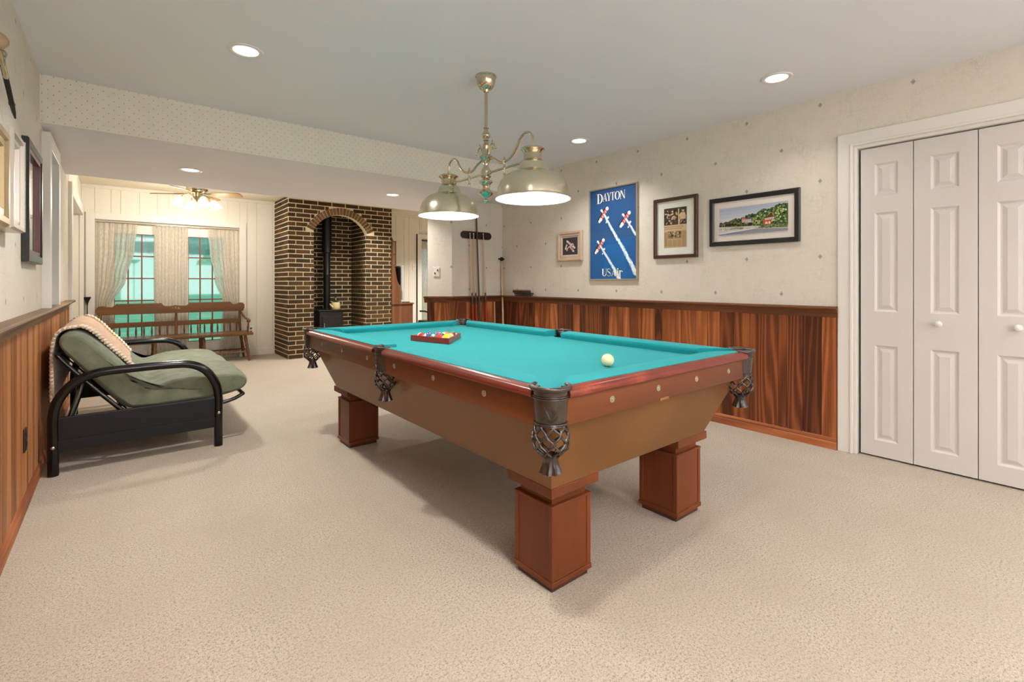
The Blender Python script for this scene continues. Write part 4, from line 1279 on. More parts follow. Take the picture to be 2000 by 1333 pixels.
for x, sg in ((1.455, 1), (-0.20, -1)):
    b = MB()
    b.tube(smoothpath([(x - 0.02 * sg, BY1, 0.71), (x, BY1 - 0.03, 0.66), (x + 0.02 * sg, BY1 - 0.12, 0.615), (x + 0.02 * sg, BY0 + 0.10, 0.600), (x + 0.02 * sg, BY0 + 0.05, 0.59)], 6), 0.015, 10)
    b.sphere((x + 0.02 * sg, BY0 + 0.045, 0.585), 0.027, 16, 10, sz=1.2)
    b.build('armrest', m_bench_v, be, smooth=60)
    b = MB(); turned(b, (x + 0.01 * sg, BY0 + 0.05, 0.405), (x + 0.02 * sg, BY0 + 0.05, 0.575), 0.012)
    b.build('arm_post', m_bench_v, be, smooth=60)
lp = ((0, .75), (.15, .9), (.35, 1.25), (.55, 1.0), (.6, 1.15), (.65, .95), (.85, 1.2), (1, .8))
for x, dx in ((-0.19, -0.05), (0.37, -0.01), (0.915, 0.01), (1.43, 0.05)):
    for y, dy in ((BY0 + 0.05, -0.05), (BY1 - 0.04, 0.03)):
        b = MB(); turned(b, (x + dx, y + dy, 0.0), (x, y, 0.378), 0.019, lp)
        b.build('leg', m_bench_v, be, smooth=60)
    b = MB(); b.tube([(x + dx * .6, BY0 + 0.02, 0.15), (x + dx * .6, BY1 - 0.02, 0.15)], 0.010, 8)
    b.build('stretcher', m_bench_v, be, smooth=60)
for y in (BY0 + 0.02, BY1 - 0.02):
    b = MB(); b.tube([(-0.22, y, 0.135), (1.46, y, 0.135)], 0.011, 8)
    b.build('stretcher', m_bench, be, smooth=60)

# dark metal floor stand beside the frame
b = MB()
b.lathe([(0.0001, 0), (0.034, 0.0), (0.036, 0.008), (0.016, 0.02), (0.007, 0.05), (0.006, 0.84), (0.010, 0.865), (0.018, 0.90), (0.036, 0.94), (0.040, 0.955), (0.034, 0.955), (0.012, 0.92), (0.0001, 0.918)], (-0.318, 8.33, 0), 20)
tag(b.build('candle_stand', m_iron, o=(-0.305, 8.33, 0), smooth=40), 'slim dark metal floor stand with a flared top left of the bench', 'candle stand')

# ------------------------------------------------------------------ futon
FY0, FY1 = 3.91, 5.62
fu = thing('futon_sofa', 'black tubular metal futon sofa with a sage green mattress against the left wall', 'futon', (0.1, 4.75, 0))
armpath = smoothpath([(-0.300, 0, 0.0), (-0.300, 0, 0.18), (-0.299, 0, 0.36), (-0.270, 0, 0.46), (-0.20, 0, 0.545), (-0.09, 0, 0.588), (0.08, 0, 0.596), (0.26, 0, 0.597), (0.37, 0, 0.588), (0.455, 0, 0.545), (0.515, 0, 0.46), (0.540, 0, 0.36), (0.541, 0, 0.18), (0.541, 0, 0.0)], 6)
for y in (FY0, FY1):
    b = MB(); b.tube([(p.x, y, p.z) for p in armpath], 0.0265, 16)
    ar = b.build('arm_frame', m_black_metal, fu, smooth=60)
    b = MB()
    b.box(-0.28, 0.52, y - 0.010, y + 0.010, 0.205, 0.330)
    b.box(-0.28, 0.52, y - 0.014, y + 0.014, 0.135, 0.205)
    b.tube([(-0.28, y, 0.333), (0.52, y, 0.333)], 0.010, 8)
    b.build('side_panel', m_black_panel, ar, bevel=0.002)
    b = MB()
    for x, z in ((-0.300, 0.17), (0.541, 0.235)):
        sg = -1 if y == FY0 else 1
        b.lathe([(0.0001, sg * 0.030), (0.007, sg * 0.0295), (0.010, sg * 0.027), (0.010, sg * 0.020)], (x, y, z), 14, 0, axis=1)
    b.build('bolt', m_chrome, ar, smooth=40)
b = MB()
for x, z in ((-0.24, 0.27), (0.50, 0.24)):
    b.tube([(x, FY0, z), (x, FY1, z)], 0.02, 10)
b.build('cross_rail', m_black_metal, fu, smooth=60)
b = MB()
ya, yb = FY0 + 0.035, FY1 - 0.035
b.tube(smoothpath([(0.04, ya, 0.30), (-0.12, ya, 0.49), (-0.265, ya, 0.675), (-0.285, ya, 0.71)], 3), 0.013, 8)
b.tube(smoothpath([(0.04, yb, 0.30), (-0.12, yb, 0.49), (-0.265, yb, 0.675), (-0.285, yb, 0.71)], 3), 0.013, 8)
b.tube([(-0.285, ya, 0.71), (-0.285, yb, 0.71)], 0.013, 8)
for k in range(1, 9):
    y = ya + (yb - ya) * k / 9
    b.tube([(0.04, y, 0.30), (-0.28, y, 0.70)], 0.005, 6)
b.build('back_frame', m_black_metal, fu, smooth=60)
b = MB()
b.tube(smoothpath([(0.0, ya, 0.285), (0.45, ya, 0.28), (0.62, ya, 0.30), (0.70, ya, 0.335)], 4), 0.013, 8)
b.tube(smoothpath([(0.0, yb, 0.285), (0.45, yb, 0.28), (0.62, yb, 0.30), (0.70, yb, 0.335)], 4), 0.013, 8)
b.tube([(0.70, ya, 0.335), (0.70, yb, 0.335)], 0.013, 8)
b.tube([(0.0, ya, 0.285), (0.0, yb, 0.285)], 0.013, 8)
for k in range(1, 9):
    y = ya + (yb - ya) * k / 9
    b.tube([(0.0, y, 0.285), (0.69, y, 0.33)], 0.005, 6)
b.build('seat_frame', m_black_metal, fu, smooth=60)
# folded mattress: closed section lofted along y
sec = [(-0.275, 0.735), (-0.292, 0.785), (-0.275, 0.828), (-0.232, 0.850), (-0.180, 0.843), (-0.120, 0.795), (-0.050, 0.705), (0.020, 0.610), (0.085, 0.530), (0.135, 0.478), (0.170, 0.458), (0.215, 0.470), (0.29, 0.500), (0.40, 0.512), (0.52, 0.513), (0.63, 0.507), (0.71, 0.485), (0.750, 0.440), (0.748, 0.395), (0.715, 0.355), (0.64, 0.330), (0.52, 0.312), (0.35, 0.305), (0.18, 0.303), (0.06, 0.312), (0.020, 0.335), (-0.04, 0.415), (-0.11, 0.505), (-0.18, 0.600), (-0.235, 0.675)]
scn = Vector((0.16, 0.46))
P = []
rg = random.Random(9)
M = 46
from mathutils import noise as mn
for j in range(M + 1):
    t = 0.5 - 0.5 * math.cos(PI * j / M)
    y = (FY0 + 0.055) + (FY1 - FY0 - 0.11) * t
    e = min(t, 1 - t) * (FY1 - FY0 - 0.11)
    k = 1.0 if e > 0.13 else 1 - 0.42 * (1 - math.sqrt(max(0, 1 - ((0.13 - e) / 0.13) ** 2)))
    row = []
    for i, (x, z) in enumerate(sec):
        # shrink about a local centre line so that the ends round off
        cx_, cz_ = (x, z)
        if x < 0.1: c0 = Vector((x * 0.5 + 0.0 * z - 0.05, 0)); ctr = Vector((-0.11 + (x + 0.11) * 0.75, z)) if False else Vector((-0.09, 0.0))
        # medial line
        q = Vector((x, z))
        A, B_, D = Vector((-0.235, 0.76)), Vector((0.09, 0.40)), Vector((0.66, 0.42))
        def near(p, a, c):
            d = c - a; s = max(0, min(1, (p - a).dot(d) / d.dot(d))); return a + d * s
        n1, n2 = near(q, A, B_), near(q, B_, D)
        med = n1 if (q - n1).length < (q - n2).length else n2
        q = med + (q - med) * k
        nn = mn.noise(Vector((q.x * 5, y * 4.0, q.y * 5))) * 0.014 + mn.noise(Vector((q.x * 16, y * 11.0, q.y * 16))) * 0.009
        crease = math.exp(-((x - 0.16) / 0.10) ** 2) * 0.012 * math.sin(y * 34) if z > 0.42 and x > -0.05 else 0
        tuft = 0
        if z > 0.45 and x > 0.2:
            tuft = -0.026 * math.exp(-(((x - 0.40) / 0.06) ** 2 + (((y - FY0) % 0.57 - 0.28) / 0.06) ** 2))
        q = q + (q - med).normalized() * (nn + crease) * min(1.0, e / 0.16)
        q.y += tuft * min(1.0, e / 0.16)
        row.append((q.x, y, q.y))
    P.append(row)
b = MB(); b.grid(P, wrap_u=True)
n = len(sec)
for j, flip in ((0, False), (M, True)):
    off_ = j * n
    half = n // 2
    # cap as strips between opposite points of the section
    idx = [off_ + i for i in range(n)]
    fs = []
    i0, i1 = 0, n - 1
    lft, rgt = 0, n - 1
    while rgt - lft > 1:
        if rgt - lft == 2: fs.append((idx[lft], idx[lft + 1], idx[rgt])); break
        fs.append((idx[lft], idx[lft + 1], idx[rgt - 1], idx[rgt])); lft += 1; rgt -= 1
    for f in fs:
        b.f.append(list(f if not flip else reversed(f))); b.mi.append(0); b.col.append(None); b.rnd.append(0.0)
b.build('mattress', m_futon, fu, smooth=70, subd=2)
# throw blanket following the mattress over the back
path = [(0.075, 0.553), (0.020, 0.625), (-0.050, 0.718), (-0.115, 0.806), (-0.178, 0.856), (-0.235, 0.866), (-0.286, 0.842), (-0.306, 0.79), (-0.312, 0.71), (-0.313, 0.62), (-0.313, 0.52), (-0.313, 0.42)]
pp = smoothpath([(x, 0, z) for x, z in path], 5)
P = []
N = 40
def yedge(t): return 4.28 - 0.22 * min(1, t * 2.2), 5.22 + 0.05 * t
for i, p in enumerate(pp):
    t = i / (len(pp) - 1)
    y0, y1 = yedge(t)
    row = []
    for j in range(N + 1):
        y = y0 + (y1 - y0) * j / N
        w = 0.008 * mn.noise(Vector((p.x * 6, y * 7, p.z * 6))) + (0.012 * math.sin(y * 26) * max(0, t - 0.65))
        sag = 0.0
        dirx = Vector((-0.6, 0, 0.8)) if t < 0.35 else Vector((0, 0, 0))
        off2 = 0.014 if t < 0.62 else 0.0
        d_ = Vector((0.75, 0, 0.62)) if t < 0.5 else Vector((-0.6, 0, 0.6))
        row.append(tuple(Vector((p.x, y, p.z)) + d_.normalized() * (-0.002 + w if t < 0.6 else 0.0) + Vector((max(0, w) * 0.8 if t > 0.6 else 0, 0, 0))))
    P.append(row)
b = MB(); b.grid(P)
bl = b.build('throw_blanket', m_blanket, smooth=80, o=(-0.2, 4.7, 0.85), solid=0.010)
tag(bl, 'tan woven throw blanket with cream braided edge draped over the futon back', 'blanket')
bl['_o'] = (-0.2, 4.7, 0.85)
for col in (0, N):
    br = MB()
    edge = [Vector(row[col]) for row in P]
    # braid: short fat twisted loops along the edge
    Ls = [0]
    for a, c in zip(edge, edge[1:]): Ls.append(Ls[-1] + (c - a).length)
    tot = Ls[-1]; m_ = int(tot / 0.025)
    def at(s):
        s = max(0, min(tot - 1e-6, s))
        for i in range(len(Ls) - 1):
            if Ls[i] <= s <= Ls[i + 1]:
                return edge[i].lerp(edge[i + 1], (s - Ls[i]) / max(1e-9, Ls[i + 1] - Ls[i]))
        return edge[-1]
    for q in range(m_):
        s = tot * (q + 0.5) / m_
        a, c = at(s - 0.012), at(s + 0.018)
        sd = Vector((0, -0.026 if col == 0 else 0.026, 0))
        up = Vector((0.006, 0, 0.008)) if s < tot * 0.45 else Vector((-0.004, 0, 0.0))
        br.tube([a - sd * 0.6 + up, (a + c) / 2 + sd * 0.3 + up * 1.4, c + sd * 1.3 + up * 0.6], [0.008, 0.0120, 0.008], 8)
    br.build('braided_edge', m_braid, bl, o=(-0.2, 4.7, 0.85), smooth=60)

# ------------------------------------------------------------------ brick hearth
BX0, BX1, BF = 1.940, 3.584, 7.59
fp = thing('brick_fireplace', 'floor to ceiling dark brown brick stove alcove with pale mortar and an arched opening', 'fireplace', ((BX0 + BX1) / 2, 8.0, 0))
AX0, AX1, AZ = 2.307, 3.149, 1.747
ACX = (AX0 + AX1) / 2; AR, AO = 0.4647, 0.580
YBK = 8.29
b = MB()
g = 0.006
arc = arcpts(ACX, AZ, AR, 25, 155, 24)
outline = [(AX1, 0), (BX1 - g, 0), (BX1 - g, 2.44), (BX0 + g, 2.44), (BX0 + g, 0), (AX0, 0)] + [(x, z) for x, z in reversed(arc)]
b.prism(outline, 1, BF + g, BF + 0.11)
b.box(BX0 + g, AX0 - g, BF + 0.11, YF, 0, 2.44); b.box(AX1 + g, BX1 - g, BF + 0.11, YF, 0, 2.44)
b.box(AX0 - g, AX1 + g, YBK + g, YF, 0, 2.44); b.box(AX0 - g, AX1 + g, BF + 0.11, YBK + g, 2.38, 2.44)
b.build('mortar_core', m_mortar, fp)
rgb = random.Random(12)
BH, BL, MG = 0.0685, 0.2135, 0.0135
b = MB()
nc = int(2.44 / BH) + 1
def face_bricks(along0, along1, put, phase=0.0, clip=None):
    for k in range(nc):
        z0 = k * BH + MG / 2; z1 = min((k + 1) * BH - MG / 2, 2.44)
        if z1 - z0 < 0.01: continue
        s = along0 - (BL / 2 if k % 2 else 0) - phase
        while s < along1:
            a, c = max(s + MG / 2, along0), min(s + BL - MG / 2, along1)
            s += BL
            for (p, q) in (clip(a, c, z0, z1) if clip else [(a, c)]):
                if q - p > 0.012: put(p, q, z0, z1, rgb.random() * 0.98 + 0.01)
def clipf(a, c, z0, z1):
    zm = (z0 + z1) / 2
    out = [(a, c)]
    if zm < AZ + AO:
        if zm < 1.94: w0, w1 = AX0, AX1
        else:
            zz = z1 if False else zm
            h = math.sqrt(max(0, AO ** 2 - (zz - AZ) ** 2)) + 0.004
            w0, w1 = ACX - h, ACX + h
        if zm > 1.90 and zm < 1.95: w0, w1 = min(w0, AX0), max(w1, AX1)
        res = []
        if a < w0: res.append((a, min(c, w0)))
        if c > w1: res.append((max(a, w1), c))
        out = res
    return out
face_bricks(BX0, BX1, lambda p, q, z0, z1, r: b.box(p, q, BF, BF + 0.03, z0, z1, 0, r), clip=clipf)
# corner returns on the outer left, right and the alcove walls
face_bricks(BF + 0.031, YF - 0.001, lambda p, q, z0, z1, r: b.box(BX0, BX0 + 0.03, p, q, z0, z1, 0, r), phase=0.075)
face_bricks(BF + 0.031, YF - 0.001, lambda p, q, z0, z1, r: b.box(BX1 - 0.03, BX1, p, q, z0, z1, 0, r), phase=0.075)
b.build('outer_brickwork', m_brick, fp, bevel=0.0015)
b = MB()
def below(p, q, z0, z1): return [(p, q)] if z1 < 2.37 else []
face_bricks(BF + 0.031, YBK, lambda p, q, z0, z1, r: b.box(AX1, AX1 + 0.03, p, q, z0, z1, 0, r), phase=0.075, clip=lambda a, c, z0, z1: ([(a, c)] if z1 < 1.93 else ([(max(a, BF + 0.115), c)] if z1 < 2.37 else [])))
face_bricks(BF + 0.031, YBK, lambda p, q, z0, z1, r: b.box(AX0 - 0.03, AX0, p, q, z0, z1, 0, r), phase=0.075, clip=lambda a, c, z0, z1: ([(a, c)] if z1 < 1.93 else ([(max(a, BF + 0.115), c)] if z1 < 2.37 else [])))
face_bricks(AX0, AX1, lambda p, q, z0, z1, r: b.box(p, q, YBK, YBK + 0.03, z0, z1, 0, r), phase=0.06, clip=below)
b.build('alcove_brickwork', m_brick, fp, bevel=0.0015)
b = MB()
NV = 23
for k in range(NV):
    a0 = math.radians(24 + 132 * k / NV + 0.65); a1 = math.radians(24 + 132 * (k + 1) / NV - 0.65)
    r0, r1 = AR + 0.002, AO - 0.006
    b.prism([(ACX + r0 * math.cos(a0), AZ + r0 * math.sin(a0)), (ACX + r1 * math.cos(a0), AZ + r1 * math.sin(a0)), (ACX + r1 * math.cos(a1), AZ + r1 * math.sin(a1)), (ACX + r0 * math.cos(a1), AZ + r0 * math.sin(a1))], 1, BF - 0.006, BF + 0.09, 0, rgb.random())
b.build('arch_brick_ring', m_brick_arch, fp, bevel=0.0015)
MB().box(AX0, AX1, BF + 0.0, YBK, 0, 0.02).build('hearth_floor', m_mortar, fp)

# wood stove and kettle
ws = thing('wood_stove', 'black cast iron wood stove with a tall black flue pipe inside the brick alcove', 'wood stove', (2.645, 8.0, 0.02))
b = MB(); b.box(2.455, 2.835, 7.80, 8.18, 0.14, 0.685)
b.build('stove_body', m_iron, ws, bevel=0.012)
b = MB(); b.box(2.435, 2.855, 7.78, 8.20, 0.685, 0.703)
b.build('stove_top', m_iron, ws, bevel=0.005)
d = MB(); d.box(2.50, 2.79, 7.785, 7.80, 0.26, 0.60)
do = d.build('stove_door', m_iron, ws, bevel=0.006)
MB().tube([(2.52, 7.765, 0.43), (2.52, 7.765, 0.50)], 0.009, 8).build('door_handle', m_chrome, do, smooth=60)
for x in (2.475, 2.815):
    for y in (7.82, 8.16):
        MB().lathe([(0.0001, 0.02), (0.022, 0.02), (0.014, 0.05), (0.02, 0.145), (0.0001, 0.145)], (x, y, 0), 12).build('leg', m_iron, ws, smooth=50)
b = MB()
b.lathe([(0.065, 0.70), (0.065, 0.715), (0.055, 0.72), (0.055, 1.25), (0.058, 1.255), (0.058, 1.28), (0.055, 1.285), (0.055, 1.62), (0.075, 1.64), (0.075, 2.38)], (2.655, 8.06, 0), 28)
b.build('flue_pipe', m_iron, ws, smooth=40)
ke = thing('kettle', 'cream enamel kettle with a dark handle on top of the black stove', 'kettle', (2.745, 7.90, 0.703))
b = MB(); b.lathe([(0.0001, 0.703), (0.066, 0.703), (0.071, 0.712), (0.071, 0.80), (0.064, 0.818), (0.055, 0.822), (0.0001, 0.824)], (2.745, 7.90, 0), 30)
b.build('kettle_body', m_kettle, ke, smooth=40)
MB().tube([(2.69, 7.87, 0.74), (2.655, 7.85, 0.77), (2.635, 7.845, 0.80)], [0.018, 0.012, 0.010], 10).build('spout', m_kettle, ke, smooth=60)
MB().tube(smoothpath([(2.70, 7.87, 0.815), (2.70, 7.87, 0.87), (2.745, 7.90, 0.905), (2.79, 7.93, 0.87), (2.79, 7.93, 0.815)], 5), 0.006, 8).build('handle', m_iron, ke, smooth=60)
MB().lathe([(0.0001, 0.822), (0.05, 0.823), (0.03, 0.835), (0.010, 0.84), (0.012, 0.852), (0.0001, 0.857)], (2.745, 7.90, 0), 20).build('lid', m_iron, ke, smooth=50)

# ------------------------------------------------------------------ hutch desk and television
hu = thing('hutch_desk', 'brown wooden desk with a tall curved-side hutch standing right of the brick alcove', 'desk', (3.80, 7.95, 0))
HX0 = 3.594
b = MB(); b.box(HX0, 4.00, 7.62, 8.36, 0.0, 0.765)
b.build('desk_base', m_hutch, hu, bevel=0.006)
MB().box(HX0, 4.015, 7.605, 8.37, 0.765, 0.79).build('desk_top', m_hutch, hu, bevel=0.004)
side = [(HX0, 0.79), (3.766, 0.79), (3.766, 1.05), (3.752, 1.09), (3.722, 1.12), (3.695, 1.18), (3.672, 1.30), (3.655, 1.40), (3.628, 1.42), (3.628, 1.80), (3.622, 1.86), (3.606, 1.90), (HX0, 1.92)]
for y in (7.605, 8.34):
    MB().prism(side, 1, y, y + 0.02).build('side_panel', m_hutch, hu, bevel=0.002)
MB().box(HX0, HX0 + 0.012, 7.625, 8.34, 0.79, 1.88).build('back_panel', m_hutch, hu)
for z in (1.43, 1.62, 1.84):
    MB().box(HX0 + 0.012, 3.69, 7.63, 8.34, z, z + 0.016).build('shelf', m_hutch, hu)
for y in (7.63, 7.98, 8.32):
    MB().box(3.66, 3.688, y, y + 0.014, 1.446, 1.84).build('cubby_divider', m_hutch, hu)
tv = thing('television', 'boxy black and silver television on the desk beside the brick alcove', 'television', (3.78, 8.0, 0.79))
b = MB()
b.hexa([(3.64, 7.86, 0.92), (3.64, 8.16, 0.92), (3.64, 8.16, 1.30), (3.64, 7.86, 1.30)], [(3.80, 7.68, 0.87), (3.80, 8.30, 0.87), (3.80, 8.30, 1.42), (3.80, 7.68, 1.42)])
b.build('rear_shell', m_tv_dark, tv, bevel=0.012)
b = MB(); b.box(3.80, 3.842, 7.66, 8.32, 0.845, 1.435)
fz = b.build('front_bezel', m_tv_silver, tv, bevel=0.008)
MB().box(3.842, 3.846, 7.70, 8.28, 0.90, 1.40).build('screen', m_tv_dark, fz)
MB().box(3.72, 3.86, 7.75, 8.22, 0.79, 0.845).build('stand_base', m_tv_silver, tv, bevel=0.01)
b = MB(); b.box(3.86, 3.98, 7.70, 7.76, 0.79, 0.806)
tag(b.build('remote_control', m_tv_dark, bevel=0.004, o=(3.92, 7.73, 0.79)), 'small black remote control lying on the desk by the television', 'remote control')
# ------------------------------------------------------------------ office chair seen past the wall end
oc = thing('office_chair', 'black office chair half hidden behind the end of the panelled wall', 'chair', (4.18, 7.15, 0))
b = MB(); b.box(3.96, 4.40, 6.95, 7.38, 0.44, 0.50); b.build('seat', m_iron, oc, bevel=0.02)
b = MB(); b.hexa([(4.00, 6.90, 0.56), (4.36, 6.90, 0.56), (4.36, 6.94, 0.56), (4.00, 6.94, 0.56)], [(4.02, 6.84, 0.82), (4.34, 6.84, 0.82), (4.34, 6.88, 0.82), (4.02, 6.88, 0.82)]); b.build('backrest', m_iron, oc, bevel=0.012)
MB().tube([(4.18, 7.15, 0.08), (4.18, 7.15, 0.44)], 0.025, 12).build('gas_column', m_iron, oc, smooth=60)
MB().tube([(4.18, 7.10, 0.46), (4.18, 6.90, 0.48), (4.18, 6.87, 0.62)], 0.014, 8).build('back_support', m_iron, oc, smooth=60)
for k in range(5):
    a = 2 * PI * k / 5 + 0.3
    c_ = (4.18 + 0.27 * math.cos(a), 7.15 + 0.27 * math.sin(a))
    lg = MB().tube([(4.18, 7.15, 0.10), (c_[0], c_[1], 0.065)], [0.02, 0.014], 8).build('leg', m_iron, oc, smooth=60)
    MB().lathe([(0.0001, -0.012), (0.026, -0.010), (0.026, 0.010), (0.0001, 0.012)], (c_[0], c_[1], 0.026), 14, 0, axis=0).build('caster', m_iron, lg, smooth=40)
for x in (3.94, 4.42):
    MB().tube(smoothpath([(x, 6.98, 0.47), (x, 6.96, 0.62), (x, 7.05, 0.66), (x, 7.25, 0.66)], 4), 0.014, 8).build('armrest', m_iron, oc, smooth=60)

# ------------------------------------------------------------------ cue rack and cues
cr_ = thing('cue_rack', 'dark oval-ended wooden cue holder on the wall beside the corner', 'cue rack', (3.384, 4.81, 1.72))
out = arcpts(3.384 - 0.18, 1.72, 0.045, 90, 270, 10) + arcpts(3.384 + 0.18, 1.72, 0.045, -90, 90, 10)
MB().prism(out[::-1], 1, 4.802, 4.828).build('backboard', m_dark_wood, cr_, bevel=0.004)
for x in (3.275, 3.327, 3.378, 3.473):
    b = MB()
    b.tube([(x - 0.012, 4.803, 1.72), (x - 0.012, 4.775, 1.72)], 0.0035, 6); b.tube([(x + 0.012, 4.803, 1.72), (x + 0.012, 4.775, 1.72)], 0.0035, 6)
    b.build('clip', m_iron, cr_, smooth=60)
def cue(xt, xb, top, label, dark=False, yt=4.790, yb=4.745):
    e = thing('pool_cue', label, 'pool cue', (xb, yb, 0.0), 'pool cues in the wall rack')
    A = Vector((xb, yb, 0.0)); B_ = Vector((xt, yt, 1.72)); B_ = A + (B_ - A) * (top / 1.72)
    def P_(z): return A + (B_ - A) * (z / top)
    if not dark:
        MB().tube([P_(0.012), P_(0.45), P_(0.88)], [0.0155, 0.0140, 0.0122], 12).build('butt', m_cue_red, e, smooth=60)
        MB().tube([P_(0.88), P_(0.93), P_(1.02)], [0.0122, 0.0112, 0.0098], 12).build('joint', m_cue_dark, e, smooth=60)
        MB().tube([P_(1.02), P_(top - 0.02)], [0.0098, 0.0062], 12).build('shaft', m_cue_shaft, e, smooth=60)
        MB().tube([P_(top - 0.02), P_(top)], [0.0065, 0.0062], 12).build('tip', m_plate, e, smooth=60)
        MB().tube([P_(0.0), P_(0.012)], [0.014, 0.0155], 12).build('bumper', m_iron, e, smooth=60)
    else:
        MB().tube([P_(0.012), P_(top)], [0.012, 0.0085], 12).build('shaft', m_cue_dark, e, smooth=60)
        MB().tube([P_(0.0), P_(0.012)], [0.0145, 0.0145], 12).build('bumper', m_iron, e, smooth=60)
    return e
cue(3.275, 3.318, 1.745, 'red-butted pool cue, leftmost in the wall rack')
cue(3.327, 3.372, 1.745, 'red-butted pool cue, second from the left in the wall rack')
cue(3.378, 3.415, 2.02, 'tall dark brown plain pole standing in the wall rack', True)
cue(3.473, 3.515, 1.75, 'red-butted pool cue, rightmost in the wall rack')
e = thing('bridge_stick', 'pale wooden bridge stick with a black crosshead leaning in the room corner', 'bridge stick', (3.755, 4.745, 0))
A = Vector((3.755, 4.735, 0.0)); B_ = Vector((3.768, 4.80, 1.44))
MB().tube([A, A.lerp(B_, 0.5), A.lerp(B_, 0.985)], [0.016, 0.0135, 0.0095], 12).build('stick', m_cue_shaft, e, smooth=60)
b = MB()
b.box(3.708, 3.795, 4.775, 4.795, 1.432, 1.452); b.box(3.742, 3.774, 4.775, 4.800, 1.418, 1.464)
b.build('crosshead', m_iron, e, bevel=0.004)
e = thing('wooden_stick', 'thin tan stick with no crosshead leaning low in the corner beside the cues', 'stick', (3.64, 4.75, 0))
MB().tube([(3.64, 4.755, 0), (3.645, 4.788, 0.90)], [0.008, 0.006], 8).build('stick', m_cue_shaft, e, smooth=60)

# brushes on the chair rail
b = MB(); b.box(3.725, 3.775, 4.20, 4.50, 1.006, 1.020)
for i in range(70):
    y = 4.205 + 0.290 * (i % 35) / 34; x = 3.735 + 0.028 * (i // 35)
    b.tube([(x, y, 1.007), (x, y, 0.982)], 0.003, 4)
e1 = b.build('table_brush', m_dark_wood, o=(3.75, 4.35, 0.98)); tag(e1, 'dark table brush lying bristles down on the chair rail, the lower one of two', 'brush', 'brushes on the chair rail')
b = MB(); b.hexa([(3.725, 4.24, 1.022), (3.772, 4.24, 1.022), (3.772, 4.53, 1.022), (3.725, 4.53, 1.022)], [(3.730, 4.25, 1.045), (3.768, 4.25, 1.045), (3.768, 4.53, 1.045), (3.730, 4.53, 1.045)])
b.box(3.730, 3.768, 4.25, 4.53, 1.045, 1.056, 1)
e2 = b.build('table_brush', [m_dark_wood, plain('light_brown_wood', sr(150, 104, 66), 0.45)], o=(3.75, 4.39, 1.02)); tag(e2, 'brush with a light brown back stacked on the dark brush on the chair rail', 'brush', 'brushes on the chair rail')

# switch plates and outlets
b = MB(); sx, sy = 2.907, 4.958
nx_, ny_ = nx, ny
def platebox(cx, cy, tx, ty, nx0, ny0, w, z0, z1, th, mbx, o=0.0):
    p = [(cx - tx * w + nx0 * o, cy - ty * w + ny0 * o), (cx + tx * w + nx0 * o, cy + ty * w + ny0 * o), (cx + tx * w + nx0 * (o + th), cy + ty * w + ny0 * (o + th)), (cx - tx * w + nx0 * (o + th), cy - ty * w + ny0 * (o + th))]
    mbx.prism(p, 2, z0, z1)
sp_ = thing('switch_plate', 'white double switch plate on the wallpaper at the wall end', 'light switch', (sx, sy, 1.27))
platebox(sx, sy, ux, uy, nx_, ny_, 0.038, 1.215, 1.330, 0.005, b); b.build('plate', m_plate, sp_, bevel=0.002)
for k, dz in ((-0.018, 1.288), (0.014, 1.252)):
    b = MB(); platebox(sx + ux * k, sy + uy * k, ux, uy, nx_, ny_, 0.006, dz - 0.010, dz + 0.012, 0.008, b, 0.005); b.build('toggle', m_cue_dark, sp_)
sp_ = thing('switch_plate', 'white switch plate on the cream panelling right of the brick alcove', 'light switch', (4.43, YF, 1.44))
MB().box(4.395, 4.465, YF - 0.006, YF, 1.385, 1.50).build('plate', m_plate, sp_, bevel=0.002)
MB().box(4.424, 4.436, YF - 0.016, YF - 0.006, 1.43, 1.455).build('toggle', m_plate, sp_)
sp_ = thing('wall_outlet', 'white wall outlet on the cream panelling right of the bench', 'outlet', (1.60, YF, 0.40))
MB().box(1.565, 1.635, YF - 0.006, YF, 0.345, 0.46).build('plate', m_plate, sp_, bevel=0.002)
for z in (0.375, 0.425): MB().box(1.585, 1.615, YF - 0.008, YF - 0.006, z - 0.014, z + 0.014).build('socket', m_cue_dark, sp_)
sp_ = thing('wall_outlet', 'dark brown wall outlet on the left wood wainscot', 'outlet', (XL + 0.014, 3.40, 0.36))
MB().box(XL + 0.0145, XL + 0.021, 3.36, 3.43, 0.30, 0.415).build('plate', m_plate_dark, sp_, bevel=0.002)
for z in (0.335, 0.382): MB().box(XL + 0.021, XL + 0.024, 3.38, 3.41, z - 0.014, z + 0.014).build('socket', m_iron, sp_)
